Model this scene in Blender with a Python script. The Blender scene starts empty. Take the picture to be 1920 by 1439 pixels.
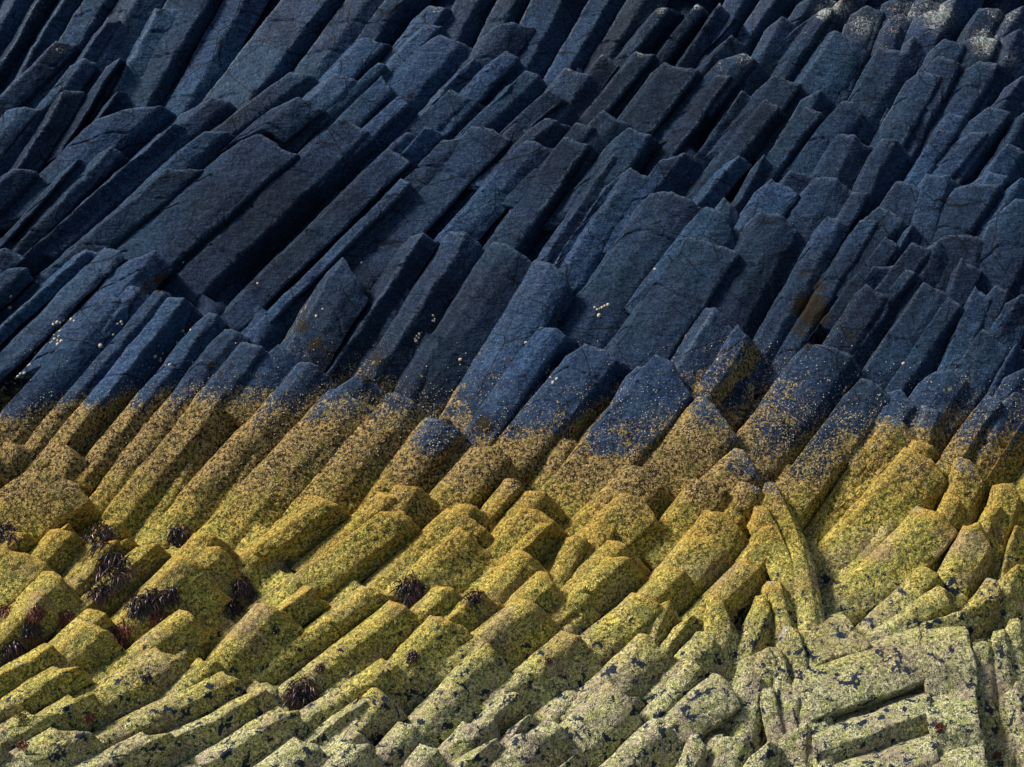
import bpy, math, random
import numpy as np
from mathutils import Vector, Matrix
from mathutils.bvhtree import BVHTree

# ------------------------------------------------------------------ camera, sky, sun, exposure
sc = bpy.context.scene
R = math.radians
PITCH = R(20)                       # the camera looks down the shore slope
CAM = Vector((0.0, 0.0, 9.0))
DREF = 16.0                         # metres to the foot of the slope
PX = 0.0035                         # metres on the rock per photo pixel there
F = DREF / PX
cam_d = bpy.data.cameras.new('camera'); cam = bpy.data.objects.new('camera', cam_d)
sc.collection.objects.link(cam); sc.camera = cam
cam.location = CAM; cam.rotation_euler = (R(90) - PITCH, 0, 0)
cam_d.sensor_width = 36; cam_d.lens = F / 1920 * 36; cam_d.clip_end = 500

FWD = Vector((0, math.cos(PITCH), -math.sin(PITCH)))
UP = Vector((0, math.sin(PITCH), math.cos(PITCH)))
RIGHT = Vector((1, 0, 0))
L = (RIGHT * -0.64 + UP * 0.74 - FWD * 0.17).normalized()     # towards the light
elev = math.asin(L.z); az = math.atan2(L.x, L.y)
world = bpy.data.worlds.new('World'); sc.world = world; world.use_nodes = True
wn = world.node_tree; bg = wn.nodes['Background']
sky = wn.nodes.new('ShaderNodeTexSky'); sky.sky_type = 'NISHITA'; sky.sun_disc = False
sky.sun_elevation = elev; sky.sun_rotation = az
sky.air_density = 1.0; sky.dust_density = 2.0; sky.ozone_density = 1.0
wn.links.new(sky.outputs[0], bg.inputs[0]); bg.inputs[1].default_value = 0.075
sun_d = bpy.data.lights.new('sun', 'SUN'); sun = bpy.data.objects.new('sun', sun_d)
sc.collection.objects.link(sun)
sun_d.energy = 3.6; sun_d.angle = R(12); sun_d.color = (1.0, 0.95, 0.88)
sun.rotation_euler = (-L).to_track_quat('-Z', 'Y').to_euler()
sc.view_settings.view_transform = 'Standard'; sc.view_settings.look = 'None'
sc.view_settings.exposure = 0.6; sc.view_settings.gamma = 1.0
sc.view_settings.use_curve_mapping = False

# ------------------------------------------------------------------ helpers
rng = np.random.default_rng(7); random.seed(7)

def to_world(px, py, dep):
    """photo pixel + extra depth in pixel units (numpy) -> world points"""
    d = DREF + dep * PX
    xr = (px - 960.0) / F * d
    yr = (719.5 - py) / F * d
    return (np.array(CAM)[None, :] + xr[:, None] * np.array(RIGHT)[None, :]
            + yr[:, None] * np.array(UP)[None, :] + d[:, None] * np.array(FWD)[None, :])

K = 0.75
def surf(y): return K * (1440.0 - y)

_T = rng.random((64, 64, 64)).astype(np.float32) * 2 - 1
def vnoise(p, freq, off=0.0):
    q = p * freq + off
    i = np.floor(q).astype(np.int64); f = q - i; f = f * f * (3 - 2 * f)
    i0 = i & 63; i1 = (i + 1) & 63
    def g(a, b, c): return _T[a, b, c]
    x0, y0, z0 = i0[:, 0], i0[:, 1], i0[:, 2]; x1, y1, z1 = i1[:, 0], i1[:, 1], i1[:, 2]
    fx, fy, fz = f[:, 0], f[:, 1], f[:, 2]
    a = g(x0, y0, z0) * (1 - fx) + g(x1, y0, z0) * fx
    b = g(x0, y1, z0) * (1 - fx) + g(x1, y1, z0) * fx
    c = g(x0, y0, z1) * (1 - fx) + g(x1, y0, z1) * fx
    d = g(x0, y1, z1) * (1 - fx) + g(x1, y1, z1) * fx
    return (a * (1 - fy) + b * fy) * (1 - fz) + (c * (1 - fy) + d * fy) * fz

def surf_point(px, py):
    return to_world(np.array([px], float), np.array([py], float), np.array([surf(py)], float))[0]

# growth bands up the shore: heights (world z) above which each one starts, along world x
BANDX = [0, 150, 300, 450, 600, 750, 900, 1050, 1200, 1350, 1450, 1550, 1700, 1800, 1920]
BANDS = [  # T value, photo row on the nominal slope for each BANDX
    (-3.0, [-60] * 15),
    (-1.0, [300] * 15),
    (0.0, [745, 735, 700, 700, 700, 730, 720, 700, 690, 680, 660, 660, 690, 700, 700]),
    (1.0, [825, 815, 800, 810, 830, 850, 880, 870, 850, 870, 930, 940, 900, 900, 920]),
    (2.0, [950, 940, 950, 960, 940, 940, 950, 940, 950, 955, 985, 1000, 965, 960, 970]),
    (3.0, [1120, 1110, 1110, 1130, 1140, 1140, 1140, 1130, 1100, 1070, 1045, 1045, 1005, 1000, 1005]),
    (4.0, [1340, 1330, 1320, 1310, 1290, 1270, 1240, 1220, 1190, 1170, 1150, 1130, 1120, 1110, 1090]),
    (5.0, [1560, 1540, 1520, 1480, 1440, 1420, 1400, 1390, 1370, 1350, 1340, 1340, 1330, 1320, 1300]),
]
_bx = np.array([surf_point(x, 900)[0] for x in BANDX])
_bz = [(t, np.array([surf_point(x, y)[2] for x, y in zip(BANDX, ys)])) for t, ys in BANDS]
def tide(P):
    zs = np.stack([np.interp(P[:, 0], _bx, z) for _, z in _bz], 1)    # descending along axis 1
    ts = np.array([t for t, _ in _bz]); z = P[:, 2]
    out = np.full(len(P), ts[0])
    for k in range(len(ts) - 1):
        a, b = zs[:, k], zs[:, k + 1]
        m = (z <= a)
        out = np.where(m, ts[k] + np.clip((a - z) / (a - b), 0, 1) * (ts[k + 1] - ts[k]), out)
    return out

def blobs(P, spots, asp=1.0):
    out = np.zeros(len(P))
    for (x, y, r, s) in spots:
        c = surf_point(x, y); d = P - c[None, :]
        # distance across the view of the slope; depth counts less as relief moves things in depth
        d2 = d[:, 0] ** 2 + (0.35 * d[:, 1]) ** 2 + (d[:, 2] * 1.25) ** 2
        out = np.maximum(out, s * np.exp(-d2 / (2 * (r * PX * 0.8) ** 2)))
    return out

LICHEN = [(1760, 25, 60, 1), (1850, 80, 45, 1), (1700, 20, 50, .8), (1880, 20, 60, .8), (1620, 50, 45, .8), (1545, 22, 28, 1), (1680, 60, 30, .8),
          (1570, 10, 45, .9), (1640, 45, 30, .7), (1900, 115, 25, .9), (1535, 75, 28, .6), (1510, 60, 30, .45), (1660, 92, 20, .6),
          (1860, 120, 25, .55), (1765, 150, 16, .5), (1395, 108, 26, .75), (1350, 125, 18, .6), (1425, 125, 14, .5), (1240, 18, 20, .8), (1230, 50, 18, .4), (1305, 12, 14, .9),
          (1350, 10, 12, .9), (1200, 98, 14, .8), (1130, 102, 14, .8), (1066, 128, 12, .8), (1260, 130, 22, .5), (1400, 30, 25, .5),
          (60, 25, 30, .7), (125, 22, 14, .8), (75, 15, 20, .7), (45, 115, 14, .7), (60, 105, 18, .6), (205, 10, 16, .8), (225, 32, 16, .7), (110, 92, 22, .7), (190, 48, 16, .6),
          (135, 135, 12, .5), (232, 108, 8, .7), (820, 14, 24, .65), (805, 50, 12, .6), (950, 98, 14, .6), (565, 28, 12, .4), (1310, 75, 12, .4),
          (1520, 185, 14, .4), (1800, 190, 10, .4), (1880, 262, 8, .5), (1660, 265, 14, .5), (950, 30, 8, .6), (1700, 130, 12, .3)]
MOSS = [(1525, 590, 48, 1), (1505, 630, 32, .9), (1540, 545, 30, .7), (1510, 520, 16, .7), (1640, 600, 26, .45), (1600, 640, 34, .55), (300, 530, 24, .9), (275, 540, 18, .8),
        (425, 575, 28, .9), (470, 600, 16, .5), (555, 610, 34, .75), (590, 655, 24, .9), (620, 680, 26, 1), (640, 650, 16, .6), (700, 690, 36, .95), (730, 715, 30, .9), (660, 650, 20, .6),
        (780, 700, 18, .5), (845, 770, 26, 1), (905, 810, 30, 1), (960, 850, 10, .5), (395, 690, 13, 1), (372, 660, 9, .8), (420, 662, 8, .9), (412, 705, 8, .8),
        (290, 805, 17, 1.2), (35, 815, 14, 1), (1055, 862, 16, 1), (1125, 868, 11, 1.1), (515, 470, 10, .6), (715, 570, 6, .6), (960, 685, 8, .8), (895, 655, 8, .7),
        (1120, 165, 18, .3), (800, 92, 14, .5), (1300, 450, 14, .3), (1310, 520, 14, .35), (1735, 590, 10, .3),
        (360, 130, 60, .5), (310, 180, 60, .5), (290, 210, 40, .5), (420, 60, 50, .35), (500, 60, 50, .4), (540, 100, 45, .4), (450, 170, 40, .35), (220, 240, 50, .25), (640, 60, 50, .3), (700, 60, 40, .35)]

# ------------------------------------------------------------------ materials
def new_mat(name):
    m = bpy.data.materials.new(name); m.use_nodes = True
    nt = m.node_tree; nt.nodes.clear()
    return m, nt

class G:
    def __init__(s, nt): s.nt = nt
    def n(s, t, **k):
        nd = s.nt.nodes.new(t)
        for a, b in k.items(): setattr(nd, a, b)
        return nd
    def l(s, a, b): s.nt.links.new(a, b)
    def val(s, inp, v):
        if hasattr(v, 'is_output') or isinstance(v, bpy.types.NodeSocket): s.l(v, inp)
        else: inp.default_value = v
    def math(s, op, a, b=0.0, c=0.0, clamp=False):
        nd = s.n('ShaderNodeMath', operation=op, use_clamp=clamp)
        s.val(nd.inputs[0], a); s.val(nd.inputs[1], b); s.val(nd.inputs[2], c)
        return nd.outputs[0]
    def noise(s, vec, scale, detail=3, rough=0.55, dist=0.0, col=False):
        nd = s.n('ShaderNodeTexNoise'); s.l(vec, nd.inputs['Vector'])
        nd.inputs['Scale'].default_value = scale; nd.inputs['Detail'].default_value = detail
        nd.inputs['Roughness'].default_value = rough; nd.inputs['Distortion'].default_value = dist
        return nd.outputs['Color' if col else 'Fac']
    def vor(s, vec, scale, feat='F1', out='Distance', rnd=1.0):
        nd = s.n('ShaderNodeTexVoronoi', feature=feat); s.l(vec, nd.inputs['Vector'])
        nd.inputs['Scale'].default_value = scale; nd.inputs['Randomness'].default_value = rnd
        return nd.outputs[out]
    def ss(s, x, a, b):      # smoothstep a..b
        nd = s.n('ShaderNodeMapRange', interpolation_type='SMOOTHSTEP'); s.val(nd.inputs[0], x)
        s.val(nd.inputs[1], a); s.val(nd.inputs[2], b)
        nd.inputs[3].default_value = 0; nd.inputs[4].default_value = 1
        return nd.outputs[0]
    def mix(s, f, a, b, mode='MIX'):
        nd = s.n('ShaderNodeMix', data_type='RGBA', blend_type=mode)
        s.val(nd.inputs[0], f); s.cv(nd.inputs[6], a); s.cv(nd.inputs[7], b)
        return nd.outputs[2]
    def cv(s, inp, v):
        if isinstance(v, tuple): inp.default_value = (v[0], v[1], v[2], 1)
        else: s.l(v, inp)
    def attr(s, name):
        nd = s.n('ShaderNodeAttribute', attribute_name=name); return nd.outputs['Fac']
    def vadd(s, a, b, op='ADD'):
        nd = s.n('ShaderNodeVectorMath', operation=op); s.l(a, nd.inputs[0])
        if isinstance(b, tuple): nd.inputs[1].default_value = b
        else: s.l(b, nd.inputs[1])
        return nd.outputs[0]

def rock_material(kind):
    m, nt = new_mat(kind + '_basalt'); g = G(nt)
    pos = g.n('ShaderNodeNewGeometry').outputs['Position']
    T = g.attr('tide'); lich = g.attr('lichen'); moss = g.attr('moss'); crest = g.attr('crest')
    rnd = g.n('ShaderNodeObjectInfo').outputs['Random']
    wob = g.vadd(pos, g.vadd(g.vadd(g.noise(pos, 3.0, 3, col=True), (0.5, 0.5, 0.5), 'SUBTRACT'), (0.075, 0.075, 0.075), 'MULTIPLY'))
    wob2 = g.vadd(pos, g.vadd(g.vadd(g.noise(pos, 14.0, 2, col=True), (0.5, 0.5, 0.5), 'SUBTRACT'), (0.07, 0.07, 0.07), 'MULTIPLY'))
    n_big = g.noise(pos, 1.6, 4); n_mid = g.noise(pos, 7, 4, 0.65); n_fine = g.noise(pos, 42, 3, 0.72); n_grit = g.noise(pos, 125, 2, 0.7)
    # ---- bare rock
    c = g.mix(g.ss(n_mid, 0.3, 0.72), (0.0125, 0.026, 0.058), (0.027, 0.047, 0.088))
    c = g.mix(g.ss(n_big, 0.42, 0.65), c, (0.018, 0.045, 0.074))          # teal cast areas
    c = g.mix(g.math('MULTIPLY', g.ss(g.noise(pos, 2.3, 3), 0.5, 0.68), 0.45), c, (0.040, 0.046, 0.075))   # purplish grey areas
    c = g.mix(g.math('MULTIPLY', g.ss(n_fine, 0.50, 0.62), 0.8), c, (0.052, 0.078, 0.125))
    c = g.mix(g.math('MULTIPLY', g.ss(n_fine, 0.46, 0.36), 0.8), c, (0.006, 0.013, 0.030))
    # scratches across the columns
    mp = g.n('ShaderNodeMapping'); g.l(wob, mp.inputs['Vector']); mp.inputs['Rotation'].default_value = (0, R(28), 0); mp.inputs['Scale'].default_value = (9, 20, 70)
    scr = g.noise(mp.outputs[0], 1.0, 4, 0.6)
    c = g.mix(g.math('MULTIPLY', g.ss(scr, 0.54, 0.66), 0.5), c, (0.075, 0.10, 0.15))
    c = g.mix(g.math('MULTIPLY', g.ss(scr, 0.42, 0.30), 0.5), c, (0.008, 0.016, 0.034))
    tone = g.math('MULTIPLY', g.math('MULTIPLY_ADD', rnd, 0.62, 0.68), g.math('MULTIPLY_ADD', g.ss(g.noise(pos, 0.75, 3), 0.36, 0.64), 0.8, 0.68))
    cm = g.n('ShaderNodeVectorMath', operation='SCALE'); g.l(c, cm.inputs[0]); g.l(tone, cm.inputs['Scale']); c = g.vadd(cm.outputs[0], (0.43, 0.56, 0.65), 'MULTIPLY')
    # worn pale edges
    c = g.mix(g.math('MULTIPLY', crest, g.ss(n_fine, 0.32, 0.6), clamp=True), c, (0.085, 0.115, 0.16))
    # cracks: the dark inside them painted into the colour as near-black lines
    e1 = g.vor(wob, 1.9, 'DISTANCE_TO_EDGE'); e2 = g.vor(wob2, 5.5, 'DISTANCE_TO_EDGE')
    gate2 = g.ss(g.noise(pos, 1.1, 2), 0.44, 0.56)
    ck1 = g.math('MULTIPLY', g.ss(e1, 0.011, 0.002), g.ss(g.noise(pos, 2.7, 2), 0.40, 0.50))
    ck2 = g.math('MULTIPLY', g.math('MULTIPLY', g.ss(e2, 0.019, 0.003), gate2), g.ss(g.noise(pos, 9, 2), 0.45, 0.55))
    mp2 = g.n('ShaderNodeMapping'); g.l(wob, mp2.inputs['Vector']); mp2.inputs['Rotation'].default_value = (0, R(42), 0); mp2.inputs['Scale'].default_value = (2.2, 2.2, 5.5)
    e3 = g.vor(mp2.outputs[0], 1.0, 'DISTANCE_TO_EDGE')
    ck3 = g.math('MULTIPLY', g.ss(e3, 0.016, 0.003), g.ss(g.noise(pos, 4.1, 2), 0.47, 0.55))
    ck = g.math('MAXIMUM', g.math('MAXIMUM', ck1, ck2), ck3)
    gr = g.n('ShaderNodeMapRange'); g.l(n_grit, gr.inputs[0]); gr.inputs[1].default_value = 0.3; gr.inputs[2].default_value = 0.7; gr.inputs[3].default_value = 0.40; gr.inputs[4].default_value = 1.7
    def grit(col):
        q = g.n('ShaderNodeVectorMath', operation='SCALE'); g.l(col, q.inputs[0]); g.l(gr.outputs[0], q.inputs['Scale']); return q.outputs[0]
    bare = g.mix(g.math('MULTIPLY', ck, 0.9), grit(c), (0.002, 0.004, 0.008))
    # brown black moss spots
    mk = g.math('MULTIPLY_ADD', moss, 0.72, g.math('MULTIPLY_ADD', g.noise(wob2, 34, 4, 0.7), 1.0, -0.85))
    mkk = g.math('MULTIPLY', g.ss(mk, 0.0, 0.05), g.ss(moss, 0.08, 0.3))
    bare = g.mix(g.math('MULTIPLY', g.ss(moss, 0.55, 0.95), 0.35), bare, (0.045, 0.035, 0.055))
    bare = g.mix(mkk, bare, g.mix(n_grit, (0.006, 0.006, 0.005), (0.028, 0.020, 0.010)))
    # crusty lichens
    lk = g.math('MULTIPLY_ADD', lich, 0.33, g.math('ADD', g.noise(wob2, 58, 4, 0.85), -0.76))
    lcol = g.mix(g.ss(g.noise(pos, 22, 2), 0.42, 0.58), (0.50, 0.52, 0.47), (0.20, 0.25, 0.20))
    lcol = g.mix(g.ss(g.noise(pos, 31, 1), 0.64, 0.68), lcol, (0.45, 0.20, 0.05))
    bare = g.mix(g.math('MULTIPLY', g.ss(lk, 0.0, 0.05), g.ss(lich, 0.06, 0.25)), bare, lcol)
    bare = g.mix(g.math('MULTIPLY', g.ss(lich, 0.2, 0.8), 0.3), bare, (0.045, 0.040, 0.055))
    # ---- weed film and barnacle crust down the shore
    v1 = g.vor(wob2, 125, 'F1'); vc = g.vor(wob2, 125, 'F1', 'Color')
    sep = g.n('ShaderNodeSeparateColor'); g.l(vc, sep.inputs[0]); cr, cg2, cb = sep.outputs[0], sep.outputs[1], sep.outputs[2]
    brown = g.mix(g.ss(n_fine, 0.42, 0.58), (0.030, 0.019, 0.008), (0.38, 0.255, 0.085))
    brown = g.mix(g.math('MULTIPLY', g.ss(cg2, 0.72, 0.8), g.ss(v1, 0.42, 0.25)), brown, (0.34, 0.25, 0.13))
    brown = g.mix(g.math('MULTIPLY', g.ss(n_mid, 0.5, 0.65), 0.5), brown, (0.17, 0.15, 0.035))
    gold = g.mix(g.ss(n_fine, 0.42, 0.58), (0.07, 0.060, 0.011), (0.54, 0.36, 0.075))
    gold = g.mix(g.math('MULTIPLY', g.ss(n_mid, 0.40, 0.6), 0.75), gold, g.mix(g.ss(n_fine, 0.42, 0.58), (0.065, 0.075, 0.012), (0.37, 0.32, 0.055)))
    yg = g.mix(g.ss(n_fine, 0.40, 0.56), (0.10, 0.095, 0.018), (0.60, 0.50, 0.12))
    yg = g.mix(g.math('MULTIPLY', g.ss(g.noise(pos, 10, 4), 0.45, 0.62), 0.7), yg, g.mix(n_fine, (0.11, 0.11, 0.02), (0.43, 0.42, 0.11)))
    yg = g.mix(g.math('MULTIPLY', g.ss(g.noise(pos, 3.4, 4), 0.5, 0.66), 0.6), yg, (0.24, 0.165, 0.085))
    pale = g.mix(g.ss(n_fine, 0.42, 0.55), (0.17, 0.175, 0.085), (0.56, 0.52, 0.28))
    pale = g.mix(g.math('MULTIPLY', g.ss(g.noise(pos, 4.6, 4), 0.46, 0.64), 0.75), pale, (0.33, 0.255, 0.185))
    pale = g.mix(g.math('MULTIPLY', g.ss(g.noise(pos, 12, 3), 0.5, 0.64), 0.7), pale, (0.36, 0.37, 0.11))
    Tn = g.math('ADD', T, g.math('MULTIPLY_ADD', n_big, 0.9, g.math('MULTIPLY_ADD', n_mid, 0.5, -0.72)))
    sx = g.n('ShaderNodeSeparateXYZ'); g.l(pos, sx.inputs[0])
    Tn = g.math('ADD', Tn, g.math('MULTIPLY', g.math('MULTIPLY', g.ss(sx.outputs[0], 1.5, 2.1), g.ss(T, 3.0, 1.0)), 1.0))
    cover = g.mix(g.ss(Tn, 1.5, 2.5), brown, gold)
    cover = g.mix(g.ss(Tn, 2.2, 3.1), cover, yg)
    cover = g.mix(g.ss(Tn, 3.7, 4.9), cover, pale)
    # gold and chalk on the exposed crests
    cover = g.mix(g.math('MULTIPLY', g.math('MULTIPLY', crest, 0.9, clamp=True), g.math('MULTIPLY', g.ss(Tn, 1.4, 2.0), g.ss(Tn, 4.3, 3.2))), cover, g.mix(n_fine, (0.28, 0.165, 0.02), (0.58, 0.38, 0.085)))
    cover = g.mix(g.math('MULTIPLY', g.ss(g.math('ADD', crest, g.noise(pos, 6.0, 2)), 1.42, 1.54), g.math('MULTIPLY', g.ss(Tn, 1.8, 3.8), 0.6)), cover, (0.38, 0.39, 0.36))
    cover = grit(cover)
    cellv = g.n('ShaderNodeVectorMath', operation='SCALE'); g.l(cover, cellv.inputs[0]); g.l(g.math('MULTIPLY', g.math('MULTIPLY_ADD', cg2, 0.62, 0.70), g.math('MULTIPLY_ADD', g.ss(v1, 0.75, 0.35), 0.35, 0.85)), cellv.inputs['Scale']); cover = cellv.outputs[0]
    # fine dark pores
    pore = g.math('MULTIPLY', g.ss(g.noise(wob2, 58, 3, 0.7), 0.43, 0.37), g.ss(Tn, 0.8, 1.6))
    cover = g.mix(g.math('MULTIPLY', pore, 0.85), cover, (0.018, 0.018, 0.014))
    # bare black blue holes in the crust, more of them lower down
    hole_n = g.noise(wob2, 11.5, 5, 0.62)
    hole = g.ss(g.math('MULTIPLY_ADD', g.ss(T, 2.4, 4.6), 0.135, g.math('SUBTRACT', hole_n, 0.715)), 0.0, 0.018)
    hole2 = g.math('MULTIPLY', g.ss(g.noise(wob2, 30, 3, 0.6), 0.635, 0.66), g.ss(T, 2.6, 3.6))
    cover = g.mix(g.math('MULTIPLY', g.math('MULTIPLY', g.ss(g.noise(pos, 2.2, 4), 0.52, 0.64), g.ss(T, 2.5, 3.2)), 0.32), cover, g.mix(g.ss(n_fine, 0.42, 0.56), (0.13, 0.085, 0.07), (0.42, 0.31, 0.25)))
    cover = g.mix(g.math('MAXIMUM', hole2, g.math('MULTIPLY', hole, g.ss(T, 1.6, 2.6))), cover, g.mix(n_fine, (0.010, 0.016, 0.030), (0.035, 0.048, 0.075)))
    # coverage of the crust over bare rock: clumps thinning out upwards
    clump = g.math('MULTIPLY_ADD', g.noise(wob2, 52, 4, 0.7), 0.85, g.math('MULTIPLY', g.noise(wob, 5.5, 3, 0.6), 0.40))
    cn = g.n('ShaderNodeMapRange'); g.l(T, cn.inputs[0]); cn.inputs[1].default_value = -0.25; cn.inputs[2].default_value = 1.2
    cn.inputs[3].default_value = 0.0; cn.inputs[4].default_value = 1.0
    thr = g.math('MULTIPLY_ADD', g.math('POWER', cn.outputs[0], 1.35), -0.46, 0.86)
    covm = g.ss(g.math('SUBTRACT', clump, thr), 0.0, 0.03)
    covm = g.math('MULTIPLY', covm, g.ss(T, -0.5, 0.0))
    creamy = g.mix(g.ss(T, 0.9, 0.2), cover, (0.30, 0.245, 0.12))
    creamy = g.mix(0.5, cover, creamy)
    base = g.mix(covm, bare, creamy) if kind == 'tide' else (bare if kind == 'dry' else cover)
    # loose barnacles as cream dots round the tide line
    dot = g.math('MULTIPLY', g.math('MULTIPLY', g.ss(v1, 0.36, 0.22), g.ss(cr, g.math('MULTIPLY_ADD', g.ss(T, -0.6, 0.7), -0.30, 1.0), 1.0)), g.ss(T, -0.3, 0.4))
    dot = g.math('MULTIPLY', dot, g.ss(T, 2.2, 0.8))
    if kind != 'dry': base = g.mix(dot, base, g.mix(cb, (0.30, 0.21, 0.10), (0.46, 0.38, 0.24)))
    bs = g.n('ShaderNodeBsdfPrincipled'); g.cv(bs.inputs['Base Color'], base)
    bs.inputs['Roughness'].default_value = 0.62 if kind == 'dry' else 0.8
    bs.inputs['Specular IOR Level'].default_value = 0.14
    # bump
    h = g.math('MULTIPLY_ADD', n_fine, 0.006, g.math('MULTIPLY', n_mid, 0.026))
    if kind != 'weedy': h = g.math('MULTIPLY_ADD', scr, 0.006, h)
    if kind != 'dry': h = g.math('MULTIPLY_ADD', g.math('MULTIPLY', g.ss(T, 0.1, 1.0), g.math('ADD', n_grit, g.math('MULTIPLY', g.ss(v1, 0.75, 0.2), 1.2))), 0.0045, h)
    bp = g.n('ShaderNodeBump'); bp.inputs['Strength'].default_value = 0.9; bp.inputs['Distance'].default_value = 1.0
    g.l(h, bp.inputs['Height']); g.l(bp.outputs[0], bs.inputs['Normal'])
    out = g.n('ShaderNodeOutputMaterial'); g.l(bs.outputs[0], out.inputs[0])
    return m

def simple_mat(name, a, b, scale, rough=0.6, spec=0.4, bump=0.0):
    m, nt = new_mat(name); g = G(nt)
    tc = g.n('ShaderNodeTexCoord').outputs['Object']
    rnd = g.n('ShaderNodeObjectInfo').outputs['Random']
    off = g.n('ShaderNodeVectorMath', operation='ADD'); g.l(tc, off.inputs[0]); g.l(rnd, off.inputs[1])
    nz = g.noise(off.outputs[0], scale, 4)
    col = g.mix(g.ss(nz, 0.35, 0.65), a, b)
    bs = g.n('ShaderNodeBsdfPrincipled'); g.l(col, bs.inputs['Base Color']); bs.inputs['Roughness'].default_value = rough
    bs.inputs['Specular IOR Level'].default_value = spec
    if bump:
        bp = g.n('ShaderNodeBump'); bp.inputs['Distance'].default_value = bump; g.l(nz, bp.inputs['Height']); g.l(bp.outputs[0], bs.inputs['Normal'])
    out = g.n('ShaderNodeOutputMaterial'); g.l(bs.outputs[0], out.inputs[0])
    return m

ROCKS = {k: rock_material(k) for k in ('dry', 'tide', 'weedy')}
def rock_for(T):
    return ROCKS['dry'] if T.max() < -0.55 else ROCKS['weedy'] if T.min() > 1.25 else ROCKS['tide']

# ------------------------------------------------------------------ mesh builders
BV_V, BV_F, BV_OFF = [], [], 0
def link_mesh(name, verts, faces, mat, attrs=None, smooth=True):
    me = bpy.data.meshes.new(name); me.from_pydata(verts, [], faces)
    if smooth: me.polygons.foreach_set('use_smooth', [True] * len(me.polygons))
    for k, a in (attrs or {}).items():
        at = me.attributes.new(k, 'FLOAT', 'POINT'); at.data.foreach_set('value', np.ascontiguousarray(a, np.float32))
    me.materials.append(mat); me.update()
    o = bpy.data.objects.new(name, me); sc.collection.objects.link(o)
    return o

def resample(pts, step):
    seg = np.linalg.norm(np.diff(pts[:, :2], axis=0), axis=1) + 0.25 * np.abs(np.diff(pts[:, 2])); s = np.concatenate([[0], np.cumsum(seg)])
    n = max(4, int(round(s[-1] / step)) + 1); t = np.linspace(0, s[-1], n)
    out = np.stack([np.interp(t, s, pts[:, k]) for k in range(pts.shape[1])], 1)
    return out, t, s

STEP = 3.6
def smooth1(a, sig):
    n = len(a); idx = np.arange(n)
    w = np.exp(-((idx[:, None] - idx[None, :]) ** 2) / (2 * sig * sig)); w /= w.sum(1, keepdims=True)
    r = w @ a; r[0] = a[0]; r[-1] = a[-1]
    return r

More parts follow.
